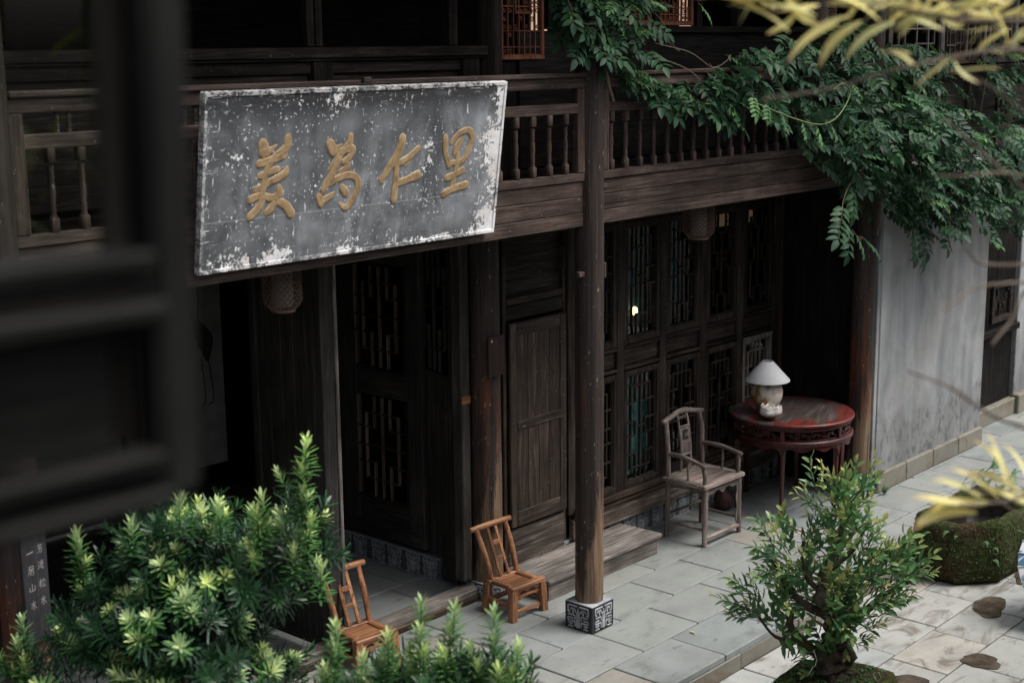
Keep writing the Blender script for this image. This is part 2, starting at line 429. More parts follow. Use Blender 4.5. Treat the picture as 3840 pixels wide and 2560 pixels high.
# --- first-floor beam (three planks per bay) and gallery balustrade
BY = -.055
def bay(x0, x1, shorts=()):
    beam = P('beam', ((x0+x1)/2, BY+.05, 2.822), (x1-x0, .06, .276), 'beam')
    zs = (2.680, 2.768, 2.868, 2.963)
    for i in range(3):
        P('plank', ((x0+x1)/2, BY+.005+.002*i, (zs[i]+zs[i+1])/2), (x1-x0-.002, .03, zs[i+1]-zs[i]-.003), 'beam', .004, beam)
    rail = P('balustrade', ((x0+x1)/2, BY+.005, 2.991), (x1-x0, .05, .052), 'beam')
    P('top_rail', ((x0+x1)/2, BY, 3.567), (x1-x0, .045, .064), 'beam', .004, rail)
    P('rail_cap', ((x0+x1)/2, BY-.004, 3.615), (x1-x0, .085, .028), 'beam', .006, rail)
    P('middle_rail', ((x0+x1)/2, BY, 3.414), (x1-x0-.02, .042, .062), 'beam', .004, rail)
    for xe in (x0+.035, x1-.035): P('rail_post', (xe, BY+.001, 3.276), (.07, .048, .516), 'beam', .004, rail)
    prof = [(.019, .0), (.019, .05), (.017, .065), (.0125, .085), (.0165, .095), (.0125, .103), (.0165, .112), (.013, .122), (.0175, .165), (.0165, .20), (.0125, .228), (.0165, .238), (.0125, .247), (.0165, .256), (.0135, .268), (.017, .29), (.019, .30), (.019, .366)]
    bm = MB().lathe(prof[2:-2], 12)
    bm.box((0, 0, .03), (.040, .040, .068), .005); bm.box((0, 0, .334), (.040, .040, .068), .005)
    me = bm.mesh('baluster', [W('beam', 'z')], smooth=50)
    x = x0+.11 if x0 > 0 else x1-.17
    while x0+.07 < x < x1-.08:
        o = link('baluster', me, rail, rot=(0, 0, random.uniform(-.05, .05)))
        o.location = Vector((x, BY, 3.017+random.uniform(-.001, .001)))-world(rail).translation
        x += .1525 if x0 > 0 else -.1525
    if shorts:
        sm = MB().lathe([(.012, 0), (.012, .01), (.008, .015), (.013, .03), (.008, .045), (.014, .047), (.008, .05), (.013, .065), (.008, .08), (.012, .085), (.012, .094)], 10).mesh('short_baluster', [W('beam', 'z')], smooth=50)
        for x in shorts:
            o = link('short_baluster', sm, rail); o.location = Vector((x, BY, 3.444))-world(rail).translation
bay(-4.0, -.13, (-3.09, -3.03, -3.35, -3.29, -3.7, -3.76)); bay(.045, 3.58)
# deck, ceilings, roof, enclosing walls
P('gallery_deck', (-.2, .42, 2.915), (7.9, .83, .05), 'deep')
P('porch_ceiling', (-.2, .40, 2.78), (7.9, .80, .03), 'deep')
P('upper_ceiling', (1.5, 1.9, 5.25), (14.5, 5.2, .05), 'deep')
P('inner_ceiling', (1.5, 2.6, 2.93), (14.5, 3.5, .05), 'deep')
def roof():
    m = MB(); m.prism([(-.90, 5.20), (1.9, 6.3), (5.0, 5.15), (5.0, 5.27), (1.9, 6.42), (-.90, 5.32)], -5.6, 8.9, U=(0, 1, 0), V=(0, 0, 1), N=(1, 0, 0))
    return m.build('roof', plain('roof_tile', (.05, .05, .052), .85), house)
roof()
for i in range(30): P('rafter', (-5.3+i*.48, -.20, 5.30), (.06, 1.2, .07), 'deep')
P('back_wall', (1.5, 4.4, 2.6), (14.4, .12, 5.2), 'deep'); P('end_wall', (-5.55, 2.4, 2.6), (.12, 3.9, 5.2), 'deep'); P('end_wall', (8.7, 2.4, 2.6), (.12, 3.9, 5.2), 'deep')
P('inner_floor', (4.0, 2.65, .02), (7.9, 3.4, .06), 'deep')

# --- lattice helper
def lat_low():
    c = [0, .155, .325, .5, .675, .845, 1]; H = []; Vv = []
    H.append((c[1], c[5], .10)); H.append((c[1], c[5], .90)); H.append((c[2], c[4], .5))
    for y in (.26, .44, .58, .76): H += [(0, c[2], y), (c[4], 1, y)]
    Vv.append((c[3], 0, 1)); Vv += [(c[1], .1, .9), (c[5], .1, .9)]
    for k in (2, 4): Vv += [(c[k], 0, .26), (c[k], .44, .58), (c[k], .76, 1)]
    return H, Vv
def lat_up():
    c = [0, .165, .33, .5, .67, .835, 1]; H = []; Vv = [(c[3], .19, .81)]
    for y in (.38, .54): H += [(0, c[2], y), (c[4], 1, y)]
    H.append((c[2], c[4], .46)); Vv += [(c[2], .38, .54), (c[4], .38, .54)]
    for f in (lambda y: y, lambda y: 1-y):
        H += [(c[2], c[4], f(.81)), (0, c[1], f(.77)), (c[1], c[2], f(.91)), (c[5], 1, f(.77)), (c[4], c[5], f(.91))]
        Vv += [(c[k], min(f(.81), f(1)), max(f(.81), f(1))) for k in (2, 4)]
        Vv += [(c[k], min(f(.54 if f(0) == 0 else .62), f(.91)), max(f(.54 if f(0) == 0 else .62), f(.91))) for k in (1, 5)]
    return H, Vv
def lat_side():
    c = [0, .165, .333, .5, .667, .835, 1]
    H = [(c[1], c[5], .155), (0, c[2], .30), (c[4], 1, .30), (0, 1, .485), (0, c[2], .655), (c[4], 1, .655), (c[1], c[5], .82)]
    Vv = [(c[3], 0, 1), (c[1], .155, .82), (c[5], .155, .82)]
    for k in (2, 4): Vv += [(c[k], 0, .30), (c[k], .655, 1)]
    return H, Vv
def lattice(par, pat, O, U, w, h, bar=.014, dep=.022, wood='facade', hwood=None):
    """O = lower left corner of the opening (world), U = unit direction of the width, z up; v counts from the top"""
    H, Vv = pat; U = Vector(U); N = Vector((U.y, -U.x, 0)); M = Matrix((U, -N, Vector((0, 0, 1)))).transposed()
    O = Vector(O)
    for a, b, v in H: bpart('lattice_bar', par, O+U*((a+b)/2*w)+Vector((0, 0, (1-v)*h)), ((b-a)*w+bar, dep*.96, bar), hwood or wood, .0025, M=M)
    for a, v0, v1 in Vv: bpart('lattice_bar', par, O+U*(a*w)+Vector((0, 0, (1-(v0+v1)/2)*h)), (bar*.96, dep, (v1-v0)*h+bar), wood, .0025, M=M)

def frame_mb(mb, x0, x1, z0, z1, t, d, lip=.012):
    """rectangular frame with an inner moulding, built in the xz plane round y=0"""
    for (c, s) in ((((x0+x1)/2, 0, z0+t/2), (x1-x0, d, t)), (((x0+x1)/2, 0, z1-t/2), (x1-x0, d, t)), ((x0+t/2, .001, (z0+z1)/2), (t, d-.003, z1-z0-2*t+.002)), ((x1-t/2, .001, (z0+z1)/2), (t, d-.003, z1-z0-2*t+.002))):
        mb.box(c, s, .004)
    i0, i1, j0, j1 = x0+t, x1-t, z0+t, z1-t
    for (c, s) in ((((i0+i1)/2, .004, j0+lip/2), (i1-i0, d*.7, lip)), (((i0+i1)/2, .004, j1-lip/2), (i1-i0, d*.7, lip)), ((i0+lip/2, .005, (j0+j1)/2), (lip, d*.68, j1-j0)), ((i1-lip/2, .005, (j0+j1)/2), (lip, d*.68, j1-j0))):
        mb.box(c, s, .004)
    return mb

# --- window wall of the right bay, five leaves
WY = .80
leaf_x = [.865, 1.413, 1.963, 2.515, 3.065]; LW = .455
LOW, UPL, SIDE = lat_low(), lat_up(), lat_side()
for i, x in enumerate(leaf_x):
    x1 = x+LW
    P('mullion', (x1+.0475, WY+.005, 1.52), (.094, .062, 2.26), 'facade', .006)
    wood = 'grey' if i == 4 else 'facade'
    lo = frame_mb(MB(), x, x1, .435, 1.355, .04, .05).build('window_leaf', W('grey' if i == 4 else 'facade', 'z'), house); lo.location.y += WY-.004
    if i == 4: lo['label'] = 'pale grey weathered lower leaf'
    lattice(lo, LOW, (x+.052, WY, .487), (1, 0, 0), LW-.104, .816, .0145, .024, wood)
    bpart('pane', lo, (x+LW/2, WY+.022, .895), (LW-.09, .004, .83), mat=GLASS, b=.001)
    pn = P('panel', (x+LW/2, WY+.012, 1.465), (LW, .022, .125), 'facade')
    P('moulding', (x+LW/2, WY-.01, 1.384), (LW, .05, .022), 'facade', .005, pn); P('moulding', (x+LW/2, WY-.008, 1.546), (LW, .045, .022), 'facade', .005, pn)
    upf = frame_mb(MB(), x, x1, 1.562, 2.50, .05, .045, .008).build('window_leaf', W('facade', 'z'), house); upf.location.y += WY
    lattice(upf, UPL, (x+.056, WY, 1.622), (1, 0, 0), LW-.112, .82, .012, .022, 'facade')
    bpart('pane', upf, (x+LW/2, WY+.022, 2.03), (LW-.095, .004, .84), mat=GLASS, b=.001)
P('mullion', (.80, WY+.004, 1.52), (.125, .066, 2.26), 'facade', .006)
P('lintel', (1.85, WY+.01, 2.62), (3.7, .07, .23), 'facade')
P('window_sill', (2.22, WY-.012, .405), (2.84, .085, .05), 'worn', .008)
P('sill_board', (2.22, WY+.01, .275), (2.82, .05, .20), 'flaked', .006)
P('low_rail', (2.22, WY-.005, .352), (2.82, .055, .045), 'worn', .008)
# porch side wall at the right of the bay
for i in range(5): P('wall_plank', (3.735, .17+i*.142, 1.52), (.03, .138, 2.6), 'deep', .003)
P('skirting', (3.715, .45, .12), (.03, .70, .20), 'deep')
# stone fret strip under the windows and in the hall
def fret_block(L):
    b = MB().box((L/2, .02, .09), (L-.004, .05, .178), .003, mi=0)
    n = 2
    for k in range(n): fret_bars(b, (.012+k*(L-.02)/n, -.005, .012), (1, 0, 0), (0, 0, 1), (0, -1, 0), (L-.02)/n-.01, .155, 1, .005)
    b.box((L/2, -.006, .172), (L-.004, .008, .010), .002, mi=1); b.box((L/2, -.006, .007), (L-.004, .008, .010), .002, mi=1)
    return b.mesh('fret_stone', [plain('fret_ground', (.085, .092, .105), .85), FRET])
FB = fret_block(.37)
for i in range(8): link('fret_stone', FB, house, (.72+i*.37, WY+.03, 0))

# --- small plank door beside the red column
dx0, dx1 = .10, .715
P('door_jamb', (.075, .83, 1.3), (.035, .07, 2.2), 'facade'); P('door_jamb', (.7285, .83, 1.3), (.03, .06, 2.2), 'worn')
P('door_head', (.41, .835, 1.99), (.62, .06, .10), 'facade'); P('over_panel', (.41, .85, 2.30), (.62, .03, .52), 'facade'); P('over_rail', (.41, .825, 2.07), (.62, .05, .05), 'facade')
door = P('plank_door', (.405, .79, 1.188), (.60, .022, 1.465), 'door')
for (c, s) in (((.135, .776, 1.188), (.07, .02, 1.463)), ((.675, .776, 1.188), (.07, .02, 1.463)), ((.405, .7765, 1.875), (.47, .019, .088)), ((.405, .7765, .51), (.47, .019, .11)), ((.44, .774, 1.19), (.53, .02, .062))):
    P('door_rail', c, s, 'door', .005, door)
for a in (0, 1, 2, 3):
    P('door_board', (.235+a*.1165, .7795, 1.19), (.114, .01, 1.29), 'door', .002, door)
for (px, pz, ang, ln) in ((.30, 1.63, R(60), .34), (.50, 1.63, R(-60), .34), (.30, 1.36, R(-60), .28), (.50, 1.36, R(60), .28)):
    bpart('diamond_strip', door, (px, .7762, pz), (ln, .008, .006), 'door', .002, M=Matrix.Rotation(-ang, 3, 'Y'))
m = MB().tube([(0, 0, 0), (.01, -.012, .02), (.035, -.014, .03), (.05, -.005, .02)], .0035, 6).tube([(0, 0, 0), (-.012, -.006, -.05), (-.03, -.004, -.10)], .003, 6)
o = m.build('door_hook', plain('iron', (.10, .10, .105), .5, .5, .8), door, recenter=False); o.location = Vector((.20, .766, 1.155))-Vector((.405, .79, 1.188))
for (z, h, dy) in ((.30, .26, 0), (.09, .16, .004)): P('base_board', (.40, .815-dy, z), (.62, .05, h), 'flaked', .006)

# --- doorway of the left bay: jambs, threshold, open leaves, side wall of the hall
P('door_post', (-.225, .93, 1.45), (.085, .09, 2.62), 'hall', .006); P('door_post', (-1.50, .87, 1.45), (.10, .09, 2.62), 'hall', .006)
P('door_post', (-1.425, .85, 1.45), (.026, .05, 2.62), 'grey', .004); P('door_post', (-2.69, .87, 1.45), (.12, .09, 2.62), 'facade', .006)
P('door_post', (-2.86, .90, 1.45), (.10, .06, 2.62), 'deep', .006)
P('lintel', (-2.1, .90, 2.66), (3.9, .10, .25), 'deep')
th = P('threshold', (-2.05, .895, .05), (3.75, .13, .095), 'grey', .015)
P('threshold_lip', (-2.05, .822, .024), (3.75, .022, .046), 'worn', .006, th)
P('transom_strip', (-.225, .884, 1.435), (.084, .006, .055), 'chair', .002)
def open_leaf(hx, hy, ang, wd, lat):
    M = Matrix.Rotation(ang, 3, 'Z'); U = M @ Vector((1, 0, 0))
    mb = MB(); frame_mb(mb, 0, wd, .05, 2.5, .06, .045, .01)
    if lat:
        mb.box((wd/2, 0, 1.30), (wd-.12, .04, .06)); mb.box((wd/2, 0, 1.52), (wd-.12, .04, .05)); mb.box((wd/2, .004, 1.41), (wd-.14, .02, .17)); mb.box((wd/2, .004, .68), (wd-.11, .02, 1.2))
        mb.box((wd/2, -.006, 1.41), (wd-.2, .02, .11), .006)
    else:
        for k in range(4): mb.box((.06+(k+.5)*(wd-.12)/4, .004, 1.27), ((wd-.12)/4-.003, .02, 2.34), .003)
    o = mb.build('door_leaf', W('hall', 'z'), house, recenter=False); o.location = (hx, hy, 0); o.rotation_euler = (0, 0, ang)
    if lat: lattice(o, SIDE, Vector((hx, hy, 1.56))+U*.07, U, wd-.14, .87, .013, .024, 'hall')
    return o
open_leaf(-.135, 1.06, R(76), .56, True); open_leaf(-1.50, .95, R(90), .60, False)
# hall side wall, facing the camera, with two lattice panels
XS = -.115
for (y0, y1, z0, z1) in ((1.42, 2.75, 2.27, 2.9), (1.42, 2.75, .2, .50), (1.42, 2.75, 1.29, 1.48)): P('hall_panel', (XS+.02, (y0+y1)/2, (z0+z1)/2), (.04, y1-y0, z1-z0-.004), 'hall')
for y0, y1 in ((1.42, 1.575), (2.10, 2.30)): P('hall_stile', (XS+.022, (y0+y1)/2, 1.37), (.05, y1-y0-.003, 2.1), 'hall')
P('hall_stile', (XS+.022, 2.55, 1.37), (.05, .45, 2.1), 'hall')
for z0, z1 in ((.515, 1.275), (1.505, 2.245)):
    f = P('hall_window', (XS+.0, 1.84, z0-.006), (.03, .53, .02), 'facade')
    lattice(f, SIDE, (XS, 2.09, z0), (0, -1, 0), .505, z1-z0, .011, .03, 'bare', 'worn')  # pale uprights, darker crossbars: light on the uprights put into the wood tones
    P('hall_window_edge', (XS, 2.094, (z0+z1)/2), (.03, .014, z1-z0), 'bare', .002, f); P('hall_window_edge', (XS, 1.583, (z0+z1)/2), (.03, .014, z1-z0), 'deep', .002, f)  # lit left edge also painted by the paler wood
for i in range(4):
    o = link('fret_stone', FB, house, (XS+.0, 2.75-i*.37+.0, 0), (0, 0, R(-90)))
P('hall_side_wall', (.62, 3.4, 1.45), (1.4, .06, 2.9), 'deep')
# --- upper storey: parapet panels, posts, sills
UY = .82
P('upper_sill', (-2.1, UY-.02, 3.765), (4.0, .10, .062), 'facade', .005); P('upper_sill_mould', (-2.1, UY-.01, 3.725), (4.0, .07, .016), 'facade', .004)
for x0, x1 in ((-4.0, -1.56), (-1.40, -.14)):
    P('upper_panel', ((x0+x1)/2, UY+.03, 3.35), (x1-x0-.004, .02, .72), 'facade'); P('upper_rail', ((x0+x1)/2, UY+.012, 3.68), (x1-x0-.004, .045, .072), 'facade')
for x, wd in ((-1.48, .15), (-.22, .16), (-3.95, .14)): P('upper_post', (x, UY+.005, 3.33), (wd, .07, .78), 'facade')
for x in (-1.57, -1.505): P('window_stile', (x, UY, 4.45), (.052, .06, 1.3), 'facade')
for x in (-.36, -2.6, -3.6): P('window_stile', (x, UY+.02, 4.45), (.075, .06, 1.3), 'facade')
column(-.01, .84, .098, 5.2, plinth=0, ph=2.95, mat=W('facade', 'z'))
P('upper_board', (2.45, UY+.03, 3.43), (4.3, .03, .92), 'deep'); P('upper_board', (.31, UY+.05, 3.32), (.5, .03, .74), 'deep')
P('upper_sill', (2.6, UY, 3.90), (3.6, .08, .05), 'deep')
for x in (.60, .75, 1.25, 1.83, 2.38, 2.94, 3.5): P('window_stile', (x, UY+.01, 4.5), (.07, .06, 1.2), 'deep')

def carved_screen(x0, x1, z0, z1, y):
    o = frame_mb(MB(), x0, x1, z0, z1, .03, .04, .006).build('carved_screen', W('screen', 'z'), house); o.location.y += y
    w_, h_ = x1-x0-.06, z1-z0-.06; ox, oz = x0+.03, z0+.03
    n = max(4, int(w_/.055)); m_ = int(h_/.05)
    for i in range(1, n): bpart('screen_bar', o, (ox+w_*i/n, y, oz+h_/2), (.009, .018, h_), 'screen', .002)
    for j in (1, m_//2, m_-1, max(2, m_//4), 3*m_//4): bpart('screen_bar', o, (ox+w_/2, y+.001, oz+h_*j/m_), (w_, .016, .009), 'screen', .002)
    cm = MB()
    for j in range(m_):
        for i in range(n):
            if random.random() < .62:
                cx, cz = ox+w_*(i+.5)/n, oz+h_*(j+.5)/m_; k = random.uniform(.012, .02); a0 = random.uniform(0, 6)
                pts = [(cx+k*math.cos(a0+t)*(1-.09*t), y, cz+k*math.sin(a0+t)*(1-.09*t)) for t in np.linspace(0, 6.5, 10)]
                cm.tube(pts, .004, 5)
    stuff(cm.build('scrollwork', W('screen', 'x'), o)); a = o.children[-1]; a.location = a.location-world(o).translation
    p = MB(); frame_mb(p, ox+w_*.3, ox+w_*.75, oz+h_*.42, oz+h_*.42+.17, .018, .03, .004); q = p.build('screen_panel', W('screen', 'z'), o); q.location = q.location+Vector((0, y-.004, 0))-world(o).translation
carved_screen(.10, .55, 3.70, 4.40, UY+.02); carved_screen(1.29, 1.79, 3.93, 4.5, UY+.02); carved_screen(1.88, 2.33, 3.93, 4.5, UY+.02)

# ================================================================== PLASTER WALL and RIGHT WING
def plaster_mat():
    s = NT('weathered_plaster'); x, y, z = s.obj()
    n1 = s.noise(s.coord((4.5, 4.5, .55), False), 1, 7, .62, .4); n2 = s.noise(s.coord((1.3, 1.3, .9), False), 1, 5, .6)
    n3 = s.noise(s.coord((14, 14, 9), False), 1, 6, .65); n4 = s.noise(s.coord((5, 5, 3.4), False), 1, 6, .6)
    cl = s.noise(s.coord((2.4, 2.4, 1.5), False), 1, 6, .6, .6)
    mixn = s.math('ADD', s.math('MULTIPLY', n1, .45), s.math('MULTIPLY', cl, .55))
    c = s.ramp(mixn, [(.34, (.155, .165, .175)), (.48, (.275, .285, .293)), (.64, (.42, .423, .43))])
    c = s.mix(s.math('MULTIPLY', s.sstep(n2, .50, .66), .35), c, (.25, .225, .195))
    thin = s.noise(s.coord((1.1, 1.1, 26), False), 1, 4, .5, 1.2); c = s.mix(s.math('MULTIPLY', s.sstep(thin, .66, .72), .25), c, (.12, .12, .12))
    rise = s.math('ADD', s.math('MULTIPLY', z, -.85), s.math('ADD', s.math('MULTIPLY', n4, 1.3), s.math('MULTIPLY', cl, .9)))
    low = s.sstep(rise, 1.62, 1.95)
    c = s.mix(s.math('MULTIPLY', low, .45), c, (.14, .14, .135))
    c = s.mix(s.math('MULTIPLY', s.math('MULTIPLY', s.sstep(rise, 1.70, 2.05), s.sstep(n3, .46, .64)), .6), c, (.065, .065, .064))
    bl = s.noise(s.coord((6, 6, 5), False), 1, 6, .65); c = s.mix(s.math('MULTIPLY', s.math('MULTIPLY', s.sstep(bl, .66, .70), s.sstep(s.math('MULTIPLY', z, -1), -.1, .5)), .7), c, (.09, .088, .085))
    s.bump(s.math('ADD', n3, n1), .22, .006); return s.col(c, .88, .2)
PLAS = plaster_mat()
pw = thing('plaster_wall', 'grey streaked plaster wall on a stained stone base under the vine', 'wall', (4.85, .05, 0))
bpart('wall', pw, (4.845, .06, 1.45), (2.09, .32, 2.6), mat=PLAS, b=.006)
for i in range(4):
    L = 2.10/4; bpart('base_stone', pw, (3.80+L*(i+.5), .02, .085), (L-.004, .31, .17), mat=BASE, b=.01)
bpart('wall_return', pw, (3.775, -.03, 1.35), (.05, .12, 2.4), mat=PLAS, b=.004)

rw = thing('side_wing', 'dark boarded wing with open casement windows above the grey wall', 'house', (6.3, .3, 0))
bpart('wall_board', rw, (4.75, .20, 3.10), (2.0, .06, .85), 'facade'); bpart('wall_board', rw, (6.75, .20, 3.10), (1.98, .06, .85), 'facade')
for x in (4.05, 4.55, 5.2, 5.85, 6.5): bpart('wall_batten', rw, (x, .16, 3.12), (.05, .03, .82), 'beam')
bpart('window_sill', rw, (5.4, .12, 3.545), (3.3, .16, .06), 'facade', .008)
bpart('wing_post', rw, (3.95, .17, 4.3), (.16, .12, 1.5), 'facade'); bpart('wing_post', rw, (6.42, .17, 4.3), (.1, .1, 1.4), 'facade')
bpart('door_panel', rw, (6.55, .20, 1.25), (1.30, .06, 2.4), 'deep'); bpart('door_ledge', rw, (6.6, .15, .93), (1.28, .09, .07), 'deep', .01); bpart('door_base', rw, (6.6, .15, .085), (1.30, .10, .17), mat=BASE, b=.008)
f = frame_mb(MB(), 6.62, 7.10, 1.02, 1.42, .05, .03, .01).build('panel_frame', W('facade', 'x'), rw); f.location = f.location+Vector((0, .155, 0))-world(rw).translation
cm = MB()
for i in range(26):
    cx, cz, k, a0 = random.uniform(6.68, 7.04), random.uniform(1.08, 1.36), random.uniform(.02, .04), random.uniform(0, 6)
    cm.tube([(cx+k*math.cos(a0+t)*(1-.1*t), .158, cz+k*math.sin(a0+t)*(1-.1*t)) for t in np.linspace(0, 6, 9)], .006, 5)
o = stuff(cm.build('scrollwork', W('facade', 'x'), rw)); o.location = o.location-world(rw).translation
bpart('end_wall', rw, (7.85, .18, 1.6), (1.26, .10, 3.0), mat=PLAS, b=.006); bpart('end_base', rw, (7.85, .12, .10), (1.28, .12, .2), mat=BASE, b=.01)
def casement(hx, hy, wd, ang, hinge):
    mb = frame_mb(MB(), 0, wd, 3.59, 4.6, .05, .035, .01); M = Matrix.Rotation(ang, 3, 'Z'); U = M @ Vector((1, 0, 0))
    loc = Vector((hx, hy, 0)) if hinge == 'L' else Vector((hx, hy, 0))-U*wd
    o = mb.build('casement_leaf', W('grey', 'z') if hinge == 'L' else W('beam', 'z'), rw, recenter=False); o.location = loc-rw.location; o.rotation_euler = (0, 0, ang)
    c = (.25, .5, .75); H = [(.12, .88, .72), (.5, .88, .86), (.12, .5, .88)]; Vv = [(.25, .72, 1), (.5, 0, 1), (.75, .72, 1), (.12, .6, .88), (.88, .6, .86)]
    lattice(o, (H, Vv), loc+Vector((0, 0, 3.65))+U*.06, U, wd-.12, .88, .016, .024, 'grey' if hinge == 'L' else 'beam')
    bpart('pane', o, loc+U*wd/2+Vector((0, 0, 4.1)), (wd-.11, .004, .9), mat=GLASS, b=.001, M=M)
    if hinge == 'R': bpart('hinge', o, loc+U*(wd-.02)+Vector((0, -.03, 3.66)), (.022, .02, .07), mat=plain('iron', (.1, .1, .1)), b=.003)
casement(4.10, .10, .68, R(-16), 'L'); casement(5.62, .10, .74, R(8), 'R'); casement(5.95, .12, .62, R(-4), 'R'); casement(6.0, .12, .62, R(-6), 'L')

# ================================================================== SIGNBOARD
def sign_mat():
    s = NT('peeling_paint'); x, y, z = s.obj()      # local: x along, z up, centred
    ex = s.math('SUBTRACT', 1.035, s.math('ABSOLUTE', x)); ez = s.math('SUBTRACT', .43, s.math('ABSOLUTE', z))
    e = s.math('MINIMUM', ex, ez)
    fine = s.noise(s.coord((26, 26, 30), False), 1, 8, .72); med = s.noise(s.coord((5, 5, 6), False), 1, 6, .62, .5)
    big = s.noise(s.coord((1.7, 1.7, 1.1), False), 1, 4, .55); vert = s.noise(s.coord((22, 22, 1.6), False), 1, 5, .6)
    c = s.ramp(big, [(.3, (.075, .080, .085)), (.5, (.165, .175, .186)), (.70, (.285, .300, .316))])
    c = s.mix(1.0, c, s.ramp(med, [(.3, .48), (.5, .95), (.72, 1.45)]), 'MULTIPLY')
    c = s.mix(1.0, c, s.ramp(vert, [(.3, .8), (.7, 1.15)]), 'MULTIPLY')
    topm = s.math('MULTIPLY', s.sstep(z, .24, .38), s.sstep(med, .36, .48)); c = s.mix(s.math('MULTIPLY', topm, .9), c, (.022, .022, .024))
    drk = s.noise(s.coord((3.2, 3.2, 1.4), False), 1, 5, .6, .4); c = s.mix(s.math('MULTIPLY', s.sstep(drk, .54, .66), .7), c, (.045, .048, .054))
    botm = s.math('MULTIPLY', s.sstep(s.math('MULTIPLY', z, -1), .30, .40), s.sstep(med, .42, .56)); c = s.mix(s.math('MULTIPLY', botm, .6), c, (.035, .034, .033))
    edge = s.math('SUBTRACT', 1.0, s.sstep(e, .0, .13)); xl = s.sstep(s.math('MULTIPLY', x, -1), .55, 1.03); xr = s.sstep(x, .70, 1.03)
    zb = s.sstep(s.math('MULTIPLY', z, -1), .28, .42)
    k = s.math('ADD', s.math('MULTIPLY', edge, .034), s.math('ADD', s.math('MULTIPLY', xr, .070), s.math('ADD', s.math('MULTIPLY', xl, .018), s.math('MULTIPLY', zb, .05))))
    blot = s.noise(s.coord((3.4, 3.4, 4.2), False), 1, 6, .66, .6); scr = s.noise(s.coord((4.5, 4.5, 70), False), 1, 5, .6)
    spk = s.noise(s.coord((58, 58, 46), False), 1, 5, .6); strk = s.noise(s.coord((46, 46, 9), False), 1, 5, .6)
    sum_ = s.math('ADD', s.math('ADD', s.math('MULTIPLY', fine, .40), s.math('MULTIPLY', blot, .42)), s.math('MULTIPLY', spk, .18))
    wht = s.sstep(s.math('ADD', sum_, k), .585, .600)
    dots = s.math('MULTIPLY', s.sstep(spk, .61, .63), s.sstep(blot, .42, .54)); dots = s.math('MAXIMUM', dots, s.math('MULTIPLY', s.sstep(strk, .655, .685), .8))
    wht = s.math('MAXIMUM', wht, dots); wht = s.math('MAXIMUM', wht, s.math('MULTIPLY', s.math('MULTIPLY', s.sstep(scr, .60, .64), s.sstep(fine, .46, .52)), edge))
    c = s.mix(wht, c, s.mix(s.sstep(med, .4, .6), (.86, .86, .86), (.72, .68, .66)))
    rim = s.math('MULTIPLY', s.sstep(s.math('MULTIPLY', e, -1), -.022, -.014), s.sstep(med, .36, .50))
    c = s.mix(s.math('MULTIPLY', s.math('MULTIPLY', rim, s.sstep(fine, .44, .54)), .75), c, (.62, .60, .59))
    crack = s.math('MULTIPLY', s.sstep(s.math('MULTIPLY', s.math('ABSOLUTE', s.math('ADD', z, .185)), -1), -.0035, -.001), .7); c = s.mix(crack, c, (.35, .36, .37))
    s.bump(s.math('ADD', s.math('MULTIPLY', wht, .5), fine), .45, .004); return s.col(c, .62, .35)
sgn = thing('signboard', 'long grey peeling wooden signboard with four gold characters hung on the gallery beam', 'signboard', (-2.067, -.12, 2.74))
sgn.rotation_euler = (math.atan2(.12, .86), 0, R(-.3))
SGM = sign_mat()
b_ = MB().box((0, .022, .434), (2.07, .036, .868), .006)
board = b_.build('board', SGM, sgn)
